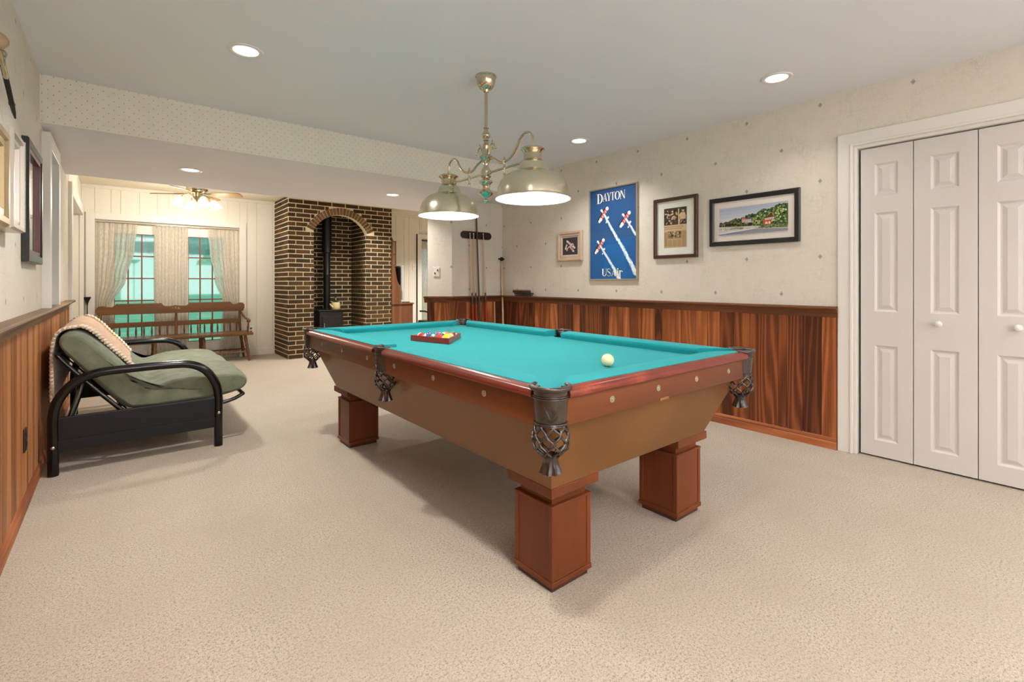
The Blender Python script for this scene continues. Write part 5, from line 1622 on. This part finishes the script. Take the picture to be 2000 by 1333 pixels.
#==PICS==
# ------------------------------------------------------------------ framed pictures
class Print:
    """flat printed sheet on the right (sg=-1) or left (sg=+1) wall; s runs left to right as seen, t up"""
    def __init__(s, x, yl, z0, sg):
        s.b = MB(); s.x = x; s.yl = yl; s.z0 = z0; s.sg = sg; s.k = 0
    def P(s, p, lay): return (s.x + s.sg * 0.00025 * lay, s.yl + (-p[0] if s.sg < 0 else p[0]), s.z0 + p[1])
    def poly(s, pts, col, lay=None):
        if lay is None: s.k += 1; lay = 1 + s.k * 0.04
        vs = [s.P(p, lay) for p in pts]
        if s.sg > 0: f = tuple(range(len(vs)))
        else: f = tuple(reversed(range(len(vs))))
        s.b.add(vs, [f], 0, col)
    def strip(s, pts, w, col):
        pts = [Vector(p) for p in pts]
        s.k += 1; lay = 1 + s.k * 0.04
        L, R = [], []
        for i, p in enumerate(pts):
            a = pts[max(0, i - 1)]; c = pts[min(len(pts) - 1, i + 1)]
            d = (c - a).normalized(); nn = Vector((-d.y, d.x))
            ww = (w[i] if isinstance(w, (list, tuple)) else w) / 2
            L.append(p + nn * ww); R.append(p - nn * ww)
        for i in range(len(pts) - 1):
            s.poly([L[i], L[i + 1], R[i + 1], R[i]], col, lay)
    def ell(s, c, rx, ry, col, rot=0.0, n=14):
        cr, sn = math.cos(rot), math.sin(rot)
        s.poly([(c[0] + cr * rx * math.cos(a) - sn * ry * math.sin(a), c[1] + sn * rx * math.cos(a) + cr * ry * math.sin(a)) for a in [2 * PI * i / n for i in range(n)]], col)
    def text(s, body, x, y, size, col):
        cu = bpy.data.curves.new('t', 'FONT'); cu.body = body; cu.size = size; cu.resolution_u = 2
        ob = bpy.data.objects.new('t', cu)
        me = ob.to_mesh()
        s.k += 1; lay = 1 + s.k * 0.04
        for p in me.polygons:
            s.poly([(x + me.vertices[i].co.x, y + me.vertices[i].co.y) for i in p.vertices], col, lay)
        ob.to_mesh_clear(); bpy.data.objects.remove(ob); bpy.data.curves.remove(cu)
def frame(name, label, x, sg, yl, yr, z0, z1, w, depth, mat, step=None):
    """x: wall plane; yl/yr: y of the left/right edge as seen"""
    e = thing(name, label, 'framed picture', (x, (yl + yr) / 2, (z0 + z1) / 2))
    b = MB()
    ya, yb = min(yl, yr), max(yl, yr)
    def rect(m, d): return [(x + sg * d, ya + m, z0 + m), (x + sg * d, yb - m, z0 + m), (x + sg * d, yb - m, z1 - m), (x + sg * d, ya + m, z1 - m)]
    rs = [rect(0, 0.002), rect(0, depth * 0.8), rect(w * 0.12, depth)]
    if step: rs += [rect(w * 0.4, depth), rect(w * 0.5, depth * step), rect(w * 0.8, depth * step), rect(w * 0.9, depth * 0.55)]
    else: rs += [rect(w * 0.85, depth), rect(w, depth * 0.75)]
    rs += [rect(w, depth * 0.25)]
    vs = [p for r in rs for p in r]; fs = []
    for j in range(len(rs) - 1):
        for i in range(4):
            k = (i + 1) % 4
            f = (j * 4 + i, j * 4 + k, (j + 1) * 4 + k, (j + 1) * 4 + i)
            fs.append(f if sg > 0 else tuple(reversed(f)))
    b.add(vs, fs)
    b.build('frame', mat, e)
    return e
XW = XR
# --- the poster
def serif_stem(pr, x, y, w, h, col, top=True, bot=True):
    pr.poly([(x - w / 2, y), (x + w / 2, y), (x + w / 2, y + h), (x - w / 2, y + h)], col, LAYT)
    sw, sh = w * 0.9, h * 0.035
    if bot: pr.poly([(x - w / 2 - sw * .6, y), (x + w / 2 + sw * .6, y), (x + w / 2 + sw * .6, y + sh), (x - w / 2 - sw * .6, y + sh)], col, LAYT)
    if top: pr.poly([(x - w / 2 - sw * .6, y + h - sh), (x + w / 2 + sw * .6, y + h - sh), (x + w / 2 + sw * .6, y + h), (x - w / 2 - sw * .6, y + h)], col, LAYT)
LAYT = 1
def ring(pr, cx, cy, rx, ry, wx, wy, col, a0=0, a1=360, n=26):
    for i in range(n):
        t0 = math.radians(a0 + (a1 - a0) * i / n); t1 = math.radians(a0 + (a1 - a0) * (i + 1) / n)
        pr.poly([(cx + rx * math.cos(t0), cy + ry * math.sin(t0)), (cx + rx * math.cos(t1), cy + ry * math.sin(t1)), (cx + (rx - wx) * math.cos(t1), cy + (ry - wy) * math.sin(t1)), (cx + (rx - wx) * math.cos(t0), cy + (ry - wy) * math.sin(t0))], col, LAYT)
def quad(pr, pts, col): pr.poly(pts, col, LAYT)
def glyph(pr, c, x, y, w, h, col):
    T = w * 0.24; t = h * 0.035
    if c == 'D':
        serif_stem(pr, x + w * .2, y, T, h, col); ring(pr, x + w * .28, y + h / 2, w * .68, h / 2, T, t, col, -90, 90)
    elif c == 'O': ring(pr, x + w / 2, y + h / 2, w * .5, h * .5, T, t, col)
    elif c == 'A':
        quad(pr, [(x + w * .06, y), (x + w * .13, y), (x + w * .53, y + h), (x + w * .46, y + h)], col)
        quad(pr, [(x + w * .66, y), (x + w * .66 + T, y), (x + w * .56, y + h), (x + w * .42, y + h)], col)
        quad(pr, [(x + w * .2, y + h * .3), (x + w * .75, y + h * .3), (x + w * .75, y + h * .335), (x + w * .2, y + h * .335)], col)
        quad(pr, [(x - w * .04, y), (x + w * .24, y), (x + w * .24, y + t), (x - w * .04, y + t)], col); quad(pr, [(x + w * .54, y), (x + w * 1.02, y), (x + w * 1.02, y + t), (x + w * .54, y + t)], col)
    elif c == 'Y':
        quad(pr, [(x + w * .08, y + h), (x + w * .08 + T, y + h), (x + w * .56, y + h * .42), (x + w * .4, y + h * .42)], col)
        quad(pr, [(x + w * .84, y + h), (x + w * .92, y + h), (x + w * .6, y + h * .42), (x + w * .52, y + h * .42)], col)
        serif_stem(pr, x + w * .5, y, T, h * .46, col, top=False)
        quad(pr, [(x - w * .04, y + h - t), (x + w * .44, y + h - t), (x + w * .44, y + h), (x - w * .04, y + h)], col); quad(pr, [(x + w * .72, y + h - t), (x + w * 1.02, y + h - t), (x + w * 1.02, y + h), (x + w * .72, y + h)], col)
    elif c == 'T':
        serif_stem(pr, x + w / 2, y, T, h, col, top=False)
        quad(pr, [(x, y + h - t), (x + w, y + h - t), (x + w, y + h), (x, y + h)], col)
        quad(pr, [(x, y + h), (x, y + h * .8), (x + w * .04, y + h * .8), (x + w * .12, y + h)], col); quad(pr, [(x + w, y + h), (x + w, y + h * .8), (x + w * .96, y + h * .8), (x + w * .88, y + h)], col)
    elif c == 'N':
        quad(pr, [(x + w * .1, y), (x + w * .17, y), (x + w * .17, y + h), (x + w * .1, y + h)], col)
        quad(pr, [(x + w * .83, y), (x + w * .9, y), (x + w * .9, y + h), (x + w * .83, y + h)], col)
        quad(pr, [(x + w * .04, y + h), (x + w * .1 + T, y + h), (x + w * .9, y), (x + w * .83 - T * .2, y)], col)
        quad(pr, [(x, y), (x + w * .3, y), (x + w * .3, y + t), (x, y + t)], col); quad(pr, [(x + w * .7, y + h - t), (x + w, y + h - t), (x + w, y + h), (x + w * .7, y + h)], col)
    elif c == 'U':
        serif_stem(pr, x + w * .2, y + h * .3, T, h * .7, col, bot=False)
        quad(pr, [(x + w * .83, y + h * .3), (x + w * .9, y + h * .3), (x + w * .9, y + h), (x + w * .83, y + h)], col)
        quad(pr, [(x + w * .7, y + h - t), (x + w * 1.0, y + h - t), (x + w * 1.0, y + h), (x + w * .7, y + h)], col)
        ring(pr, x + w * .49, y + h * .32, w * .41, h * .32, T * .75, t * 2, col, 180, 360)
    elif c == 'S':
        pts = [(.88, .80), (.80, .93), (.5, .985), (.2, .90), (.12, .74), (.26, .60), (.5, .52), (.76, .42), (.88, .26), (.78, .09), (.48, .015), (.2, .07), (.1, .2)]
        p3 = smoothpath([(x + w * a, y + h * b_, 0) for a, b_ in pts], 4)
        n_ = len(p3)
        pp_ = [(p.x, p.y) for p in p3]
        for i in range(n_ - 1):
            m = i / n_
            wd = w * (0.07 + 0.17 * math.exp(-((m - .5) / .13) ** 2) + 0.08 * math.exp(-((m - .28) / .1) ** 2))
            a = Vector(pp_[i]); c2 = Vector(pp_[i + 1]); d = (c2 - a).normalized(); nn = Vector((-d.y, d.x)) * wd / 2
            a -= d * w * .01; c2 += d * w * .01
            pr.poly([a + nn, c2 + nn, c2 - nn, a - nn], col, LAYT)
    elif c == 'i':
        serif_stem(pr, x + w / 2, y, w * .5, h * .7, col, top=False)
        ring(pr, x + w / 2, y + h * .88, w * .32, h * .1, w * .32, h * .1, col, 0, 360, 10)
    elif c == 'r':
        serif_stem(pr, x + w * .25, y, w * .32, h * .7, col, top=False)
        ring(pr, x + w * .62, y + h * .38, w * .4, h * .32, w * .14, h * .1, col, 30, 150, 8)
        ring(pr, x + w * .85, y + h * .56, w * .15, h * .08, w * .15, h * .08, col, 0, 360, 8)
dy = frame('framed_poster', 'tall blue airplane poster lettered DAYTON and USAir in a thin pewter frame', XW, -1, 3.347, 2.745, 1.165, 2.098, 0.016, 0.022, m_steelframe)
W_, H_ = 3.347 - 2.745 - 0.028, 2.098 - 1.165 - 0.028
pr = Print(XW - 0.012, 3.347 - 0.014, 1.165 + 0.014, -1)
pr.poly([(0, 0), (W_, 0), (W_, H_), (0, H_)], sr(36, 80, 132), 0)
pr.poly([(0, 0), (W_, 0), (W_, H_ * .45), (0, H_ * .45)], sr(32, 90, 150), 0.5)
pr.poly([(0, H_ * .45), (W_, H_ * .45), (W_, H_ * .52), (0, H_ * .53)], sr(44, 84, 130), 0.6)
pr.poly([(W_ * .3, 0), (W_ * .8, 0), (W_ * .75, H_ * .38), (W_ * .35, H_ * .38)], sr(30, 98, 162), 0.7)
def dm(a, b_):
    s = (a - 88) / 562
    top = 152 - (a - 88) * 0.2
    return (s * W_, (1250 - b_) / (1250 - top) * H_)
rg = random.Random(5)
def trail(pts, w0, w1):
    pts = [Vector(dm(*p)) for p in pts]
    dense = []
    for a, c in zip(pts, pts[1:]):
        for k in range(7): dense.append(a.lerp(c, k / 7))
    n_ = len(dense)
    for i, p in enumerate(dense):
        w = w0 + (w1 - w0) * i / n_
        q = (p.x + rg.uniform(-.12, .12) * w, p.y + rg.uniform(-.1, .1) * w)
        if q[0] < W_ - 0.003 and q[1] > 0.004:
            pr.ell(q, w * 0.55, w * 0.75, sr(150, 200, 232) if i > n_ * .4 else sr(190, 214, 228), 0.4, 9)
    for i, p in enumerate(dense):
        w = w0 + (w1 - w0) * i / n_
        q = (p.x + rg.uniform(-.2, .2) * w, p.y + rg.uniform(-.2, .2) * w)
        if q[0] < W_ - 0.003 and q[1] > 0.004:
            pr.ell(q, w * 0.36, w * 0.5, sr(236, 240, 244), 0.4, 8)
def plane(c, k=1.0):
    c = Vector(dm(*c)); f = Vector((-0.62, 0.78)).normalized(); w = Vector((0.62, 0.78)).normalized()
    def q(a, b_): return c + (w * a + f * b_) * k
    BK, RD, WH = sr(26, 26, 40), sr(214, 66, 50), sr(244, 238, 230)
    def wing(da, db, l, h, col, tipc):
        pr.poly([q(-l + da, -h + db), q(l + da, -h + db), q(l + da + .01, db), q(l + da, h + db), q(-l + da, h + db), q(-l + da - .01, db)], col)
        for s in (-1, 1): pr.ell(q(s * l + da, db), h * 1.05, h * 1.05, tipc)
    wing(-0.028, 0.012, .068, .013, BK, BK)
    wing(-0.022, -0.002, .070, .014, WH, WH)
    wing(0.0, -0.004, .066, .018, RD, WH)
    for s in (-1, 0, 1):
        pr.poly([q(s * .03 - .006, -.018), q(s * .03 + .008, -.018), q(s * .03 + .002, .012)], WH)
    pr.poly([q(-.008, .045), q(.010, .045), q(.009, -.07), q(-.004, -.07)], WH)
    pr.ell(q(0.001, .045), .012, .016, WH, 0.9)
    pr.poly([q(-.004, .02), q(.008, .02), q(.006, -.008), q(-.003, -.008)], BK)
    pr.ell(q(-.012, -.080), .016, .011, RD, 0.9); pr.ell(q(.016, -.072), .014, .011, WH, 0.9); pr.ell(q(-.030, -.084), .009, .008, WH, 0.9)
for c in ((262, 425), (525, 480), (215, 822)): plane(c)
trail([(268, 440), (350, 590), (430, 740), (520, 905), (600, 1080), (648, 1190)], 0.020, 0.046)
trail([(530, 495), (590, 590), (645, 700)], 0.016, 0.026)
trail([(222, 835), (290, 945), (370, 1080), (420, 1180), (455, 1245)], 0.018, 0.040)
INK, WH = sr(22, 26, 44), sr(248, 246, 236)
cap0 = dm(180, 300); capn = dm(525, 245)
y0_ = 0.775; hcap = 0.083; x0_ = 0.092
for shadow in (True, False):
    pr.k += 2; LAYT = 1 + pr.k * 0.04
    d = 0.0035 if shadow else 0.0
    col = INK if shadow else WH
    glyph(pr, 'D', x0_ - d, y0_ - 0.010 - d * .4, 0.080, hcap + 0.020, col)
    xx = x0_ + 0.076
    for cch, w in (('A', .058), ('Y', .056), ('T', .050), ('O', .066), ('N', .064)):
        glyph(pr, cch, xx - d, y0_ + (0.006) - d * .4, w, hcap, col); xx += w * {'A': 0.86, 'Y': 0.90, 'T': 0.98, 'O': 0.98, 'N': 1.0}[cch]
for shadow in (True, False):
    pr.k += 2; LAYT = 1 + pr.k * 0.04
    d = 0.0035 if shadow else 0.0
    col = INK if shadow else WH
    xx = 0.155
    for cch, w, hh in (('U', .066, .076), ('S', .050, .076), ('A', .066, .060), ('i', .030, .080), ('r', .046, .080)):
        glyph(pr, cch, xx - d, 0.028 - d * .4, w, hh, col); xx += w * (1.0 if cch != 'S' else 1.04)
pr.b.build('poster_print', m_print, dy)

# --- small framed model/painting of a biplane
sm = frame('framed_biplane_picture', 'small square tan-framed picture of a red and white biplane on black', XW, -1, 3.80, 3.442, 1.378, 1.700, 0.062, 0.035, m_tanframe, step=0.72)
MB().box(XW - 0.012, XW - 0.008, 3.50, 3.742, 1.436, 1.642).build('backing', m_mat_cream, sm)
pr = Print(XW - 0.014, 3.732, 1.446, -1)
pr.poly([(0, 0), (0.222, 0), (0.222, 0.186), (0, 0.186)], sr(58, 52, 54), 0)
W2, R2_, P2_ = sr(226, 212, 208), sr(170, 60, 66), sr(214, 168, 168)
def rod(a, c, w, col): pr.strip([a, c], w, col); pr.ell(a, w / 2, w / 2, col); pr.ell(c, w / 2, w / 2, col)
rod((0.068, 0.148), (0.178, 0.072), 0.022, W2); rod((0.092, 0.135), (0.15, 0.095), 0.013, P2_)
rod((0.118, 0.080), (0.162, 0.036), 0.022, W2); rod((0.122, 0.076), (0.15, 0.046), 0.010, R2_)
rod((0.060, 0.062), (0.140, 0.112), 0.013, P2_); pr.ell((0.150, 0.105), .022, .014, W2, -0.6); pr.ell((0.152, 0.103), .009, .009, R2_)
rod((0.052, 0.088), (0.062, 0.108), 0.017, W2); rod((0.044, 0.068), (0.050, 0.076), 0.022, W2); rod((0.062, 0.048), (0.072, 0.058), 0.016, P2_)
pr.b.build('picture_print', m_print, sm)

# --- framed newspaper page
nw = frame('framed_newspaper_clipping', 'dark cherry framed yellowed newspaper page with wide pale mat', XW, -1, 2.565, 2.138, 1.360, 1.897, 0.030, 0.030, m_brownframe)
MB().box(XW - 0.010, XW - 0.006, 2.165, 2.538, 1.387, 1.870).build('picture_mat', m_mat_cream, nw)
NWD, NH = 0.222, 0.352
pr = Print(XW - 0.011, 2.463, 1.452, -1)
pr.poly([(0, 0), (NWD, 0), (NWD, NH), (0, NH)], sr(196, 168, 124), 0)
rg = random.Random(8)
# photograph area
pr.poly([(0, 0.20), (NWD, 0.20), (NWD, NH), (0, NH)], sr(70, 56, 42), 0.3)
for i in range(34):
    cx, cy = rg.uniform(0.012, 0.128), rg.uniform(0.215, 0.325)
    pr.ell((cx, cy), rg.uniform(.004, .013), rg.uniform(.005, .018), rg.choice([sr(206, 184, 146), sr(160, 136, 100), sr(86, 66, 48), sr(46, 36, 28), sr(188, 162, 122)]), rg.uniform(0, 3))
for cx, cy in ((0.03, 0.315), (0.055, 0.312), (0.105, 0.325)): pr.ell((cx, cy), .013, .009, sr(40, 30, 24))
pr.poly([(0.142, 0.2), (0.152, 0.2), (0.150, 0.34), (0.140, 0.34)], sr(210, 188, 150))
pr.poly([(0.150, 0.285), (0.168, 0.305), (0.205, 0.305), (0.216, 0.27), (0.205, 0.245), (0.160, 0.245)], sr(206, 180, 140))
pr.ell((0.188, 0.325), .013, .016, sr(206, 180, 140)); pr.ell((0.188, 0.336), .014, .009, sr(44, 34, 26))
pr.poly([(0.146, 0.205), (0.158, 0.272), (0.165, 0.262), (0.154, 0.205)], sr(200, 174, 134)); pr.poly([(0.212, 0.215), (0.216, 0.275), (0.210, 0.265)], sr(200, 174, 134))
for i in range(12): pr.ell((rg.uniform(.165, .21), rg.uniform(.208, .24)), .006, .005, rg.choice([sr(40, 32, 26), sr(120, 96, 70), sr(190, 160, 122)]))
pr.poly([(0, 0.145), (NWD, 0.145), (NWD, 0.202), (0, 0.202)], sr(204, 176, 134))
pr.text('He spends three years building', 0.004, 0.181, 0.0148, sr(40, 30, 24))
pr.text("his own airplane 'just for fun'", 0.004, 0.164, 0.0148, sr(40, 30, 24))
pr.poly([(0.040, 0.080), (0.172, 0.080), (0.172, 0.146), (0.040, 0.146)], sr(150, 124, 90))
for i in range(26): pr.ell((rg.uniform(.048, .164), rg.uniform(.088, .140)), rg.uniform(.003, .009), rg.uniform(.004, .014), rg.choice([sr(44, 34, 28), sr(72, 56, 42), sr(206, 182, 144), sr(120, 96, 70)]), rg.uniform(0, 3))
def column(x0, x1, z1, z0):
    z = z1
    while z > z0:
        pr.poly([(x0, z), (x1 - rg.choice([0, 0, 0.004, .008]), z), (x1 - .001, z + .0016), (x0, z + .0016)], sr(150, 122, 86)); z -= 0.0042
column(0.004, 0.036, 0.138, 0.008); column(0.178, 0.218, 0.145, 0.008)
for x in (0.042, 0.088, 0.134): column(x, x + 0.040, 0.066, 0.008)
for x in (0.039, 0.085, 0.131, 0.175): pr.poly([(x, 0.005), (x + 0.0015, 0.005), (x + 0.0015, 0.072), (x, 0.072)], sr(212, 186, 146))
pr.b.build('newspaper_print', m_print, nw)

# --- black framed river landscape
ln = frame('framed_landscape_print', 'wide black framed print of a wooded riverbank with red boathouses', XW, -1, 2.030, 1.350, 1.440, 1.830, 0.036, 0.028, m_blackframe)
MB().box(XW - 0.010, XW - 0.006, 1.382, 1.998, 1.472, 1.798).build('picture_mat', plain('white_picture_mat', sr(226, 216, 206), 0.8, var=0.0), ln)
LW, LH = 0.520, 0.218
pr = Print(XW - 0.011, 1.950, 1.528, -1)
pr.poly([(0, 0), (LW, 0), (LW, LH), (0, LH)], sr(206, 200, 196), 0)
rg = random.Random(2)
for i in range(10):
    z = LH * (0.97 - 0.06 * i)
    pr.poly([(0, z - .016), (LW, z - .016 + .01), (LW, min(LH, z + .004)), (0, z)], [sr(170, 178, 196), sr(178, 186, 202), sr(190, 196, 208), sr(206, 204, 206), sr(214, 206, 202)][min(4, i // 2)])
def ridge(x): # height of the wooded bank
    return 0.090 + 0.118 * (x / LW) ** 1.15 + 0.006 * math.sin(x * 60)
pr.poly([(0, 0.05)] + [(LW * i / 24, min(LH, ridge(LW * i / 24) - 0.004)) for i in range(25)] + [(LW, 0.04)], sr(74, 92, 54))
for i in range(170):
    x = rg.uniform(0, LW - .016); y = ridge(x) - rg.uniform(0, 0.03)
    pr.ell((max(.012, x), min(LH - .014, y)), rg.uniform(.008, .014), rg.uniform(.007, .012), rg.choice([sr(44, 62, 40), sr(66, 84, 56), sr(92, 106, 76)]), 0, 9)
for i in range(420):
    x = rg.uniform(0.01, LW - .014); y = rg.uniform(0.058, ridge(x) - .012)
    g_ = x / LW
    col = rg.choice([sr(70, 92, 50), sr(110, 134, 66), sr(36, 46, 30)]) if g_ < .5 else rg.choice([sr(120, 150, 70), sr(150, 176, 90), sr(70, 100, 50), sr(200, 214, 150), sr(30, 42, 26)])
    pr.ell((x, y), rg.uniform(.004, .010), rg.uniform(.004, .008), col, rg.uniform(0, 3), 8)
for i in range(44):
    x = rg.uniform(0.02, 0.36)
    y = 0.070 + rg.uniform(-.006, .018)
    w = rg.uniform(.004, .012)
    pr.poly([(x, y), (x + w, y), (x + w, y + .010), (x + w / 2, y + .016), (x, y + .010)], rg.choice([sr(60, 36, 30), sr(110, 60, 48), sr(180, 160, 140), sr(30, 26, 24), sr(160, 110, 90)]))
pr.poly([(0.185, .085), (0.215, .085), (0.215, .115), (0.20, .132), (0.185, .115)], sr(206, 150, 140)); pr.poly([(0.215, .082), (0.26, .082), (0.26, .112), (0.24, .126), (0.215, .112)], sr(190, 176, 180))
pr.poly([(0.18, .112), (0.20, .134), (0.222, .112)], sr(196, 90, 80)); pr.poly([(0.212, .110), (0.238, .130), (0.262, .108)], sr(90, 90, 110))
pr.poly([(0.345, .055), (0.405, .06), (0.405, .092), (0.345, .088)], sr(190, 80, 56)); pr.ell((0.370, .066), .010, .012, sr(240, 200, 170)); pr.ell((0.392, .068), .008, .011, sr(240, 200, 170))
pr.poly([(0.362, .088), (0.425, .092), (0.425, .108), (0.362, .104)], sr(236, 226, 214)); pr.poly([(0.358, .103), (0.430, .108), (0.412, .122), (0.376, .118)], sr(120, 50, 40)); pr.poly([(0.388, .12), (0.415, .12), (0.402, .142)], sr(96, 36, 30))
for i in range(5): pr.poly([(.367 + i * .012, .09), (.372 + i * .012, .09), (.372 + i * .012, .102), (.367 + i * .012, .102)], sr(60, 50, 50))
# river
pr.poly([(0, 0), (LW, 0), (LW, .028), (0.30, .052), (0, .066)], sr(206, 196, 184))
for i in range(60):
    x = rg.uniform(0.0, .44); y = rg.uniform(.030, .064)
    if y > .066 - x * .05: continue
    pr.strip([(x, y), (x + rg.uniform(.01, .04), y + rg.uniform(-.001, .001))], .0018, rg.choice([sr(150, 136, 116), sr(70, 58, 46), sr(226, 216, 200), sr(110, 96, 80)]))
pr.poly([(0.30, .036), (LW, .022), (LW, .045), (0.36, .06)], sr(116, 122, 84))
for i in range(60): pr.ell((rg.uniform(.33, LW - .01), rg.uniform(.030, .055)), .006, .003, rg.choice([sr(84, 96, 58), sr(60, 50, 40), sr(150, 150, 110)]), 0, 7)
pr.poly([(0, 0), (0.36, 0), (LW, 0), (LW, .018), (0.30, .030), (0, .006)], sr(136, 138, 146))
pr.poly([(0, 0), (0.12, 0), (0.24, .018), (0.0, .004)], sr(110, 130, 160))
pr.strip([(0.01, .008), (.10, .020), (0.28, .032)], [.004, .006, .001], sr(240, 244, 248))
pr.strip([(0.09, .042), (.20, .045)], .0035, sr(44, 36, 32)); pr.ell((0.035, .036), .004, .0025, sr(250, 250, 250))
pr.b.build('landscape_print', m_print, ln)

# ------------------------------------------------------------------ left wall pictures and sword
m_reflect = plain('glossy_dark_print', sr(120, 112, 96), 0.06, spec=0.9, var=0.2, Coat_Weight=1.0, Coat_Roughness=0.02)
e = frame('dark_framed_picture', 'black and dark red framed picture on the left wall, the one nearest the cased opening', XL, 1, 3.42, 3.985, 1.25, 1.885, 0.045, 0.030, m_blackframe)
b = MB()
for (ya, yb, za, zb) in ((3.463, 3.485, 1.293, 1.842), (3.92, 3.942, 1.293, 1.842), (3.485, 3.92, 1.293, 1.315), (3.485, 3.92, 1.82, 1.842)):
    b.box(XL + 0.004, XL + 0.024, ya, yb, za, zb)
b.build('inner_liner', plain('dark_red_liner', sr(96, 36, 30), 0.3), e)
MB().box(XL + 0.004, XL + 0.010, 3.485, 3.92, 1.315, 1.82).build('picture_panel', m_reflect, e)
e = frame('silver_framed_mirror', 'beaded silver framed mirror on the left wall, between gold and black frames', XL, 1, 2.705, 2.995, 1.36, 1.765, 0.055, 0.060, m_silver, step=0.8)
b = MB()
for i in range(60):
    z = 1.368 + 0.389 * i / 59
    b.sphere((XL + 0.060, 2.985, z), 0.0040, 6, 4)
b.build('beading', m_silver, e, smooth=80)
MB().box(XL + 0.015, XL + 0.020, 2.76, 2.94, 1.415, 1.71).build('mirror_glass', m_mirror, e)
e = frame('gold_framed_picture', 'champagne gold framed picture at the left edge of the photo', XL, 1, 2.05, 2.632, 1.355, 1.712, 0.075, 0.060, m_gold, step=0.85)
MB().box(XL + 0.015, XL + 0.020, 2.12, 2.56, 1.425, 1.645).build('picture_panel', plain('pale_print', sr(190, 176, 146), 0.3, Coat_Weight=0.5), e)
sw = thing('decorative_sword', 'dark sheathed sword with brass guard and round wooden knob hung high on the left wall', 'sword', (XL, 2.65, 1.98))
A = Vector((XL + 0.035, 2.45, 2.085)); B_ = Vector((XL + 0.035, 2.955, 1.852))
MB().tube([A.lerp(B_, t) for t in (0, .1, .8, .84, .85, .93, 1)], [0.009, 0.0095, 0.0085, 0.011, 0.009, 0.007, 0.003], 12, flat=0.6).build('scabbard', m_iron, sw, smooth=50)
MB().sphere((XL + 0.045, 2.495, 2.012), 0.030, 24, 14).build('round_knob', plain('tan_wood_knob', sr(168, 140, 108), 0.4), sw, smooth=80)
MB().tube(smoothpath([(XL + 0.05, 2.50, 1.985), (XL + 0.05, 2.56, 1.95), (XL + 0.05, 2.625, 1.925)], 4), [0.006] * 4 + [0.008] * 4 + [0.010], 10).build('guard', m_brass, sw, smooth=60)
b = MB(); c_ = A.lerp(B_, 0.33)
b.tube([c_ + Vector((math.cos(a) * .016, math.sin(a) * 0.4 * .016, math.sin(a) * .018)) for a in [2 * PI * i / 16 for i in range(16)]], 0.004, 6, closed=True)
b.build('hanging_ring', m_brass, sw, smooth=60)
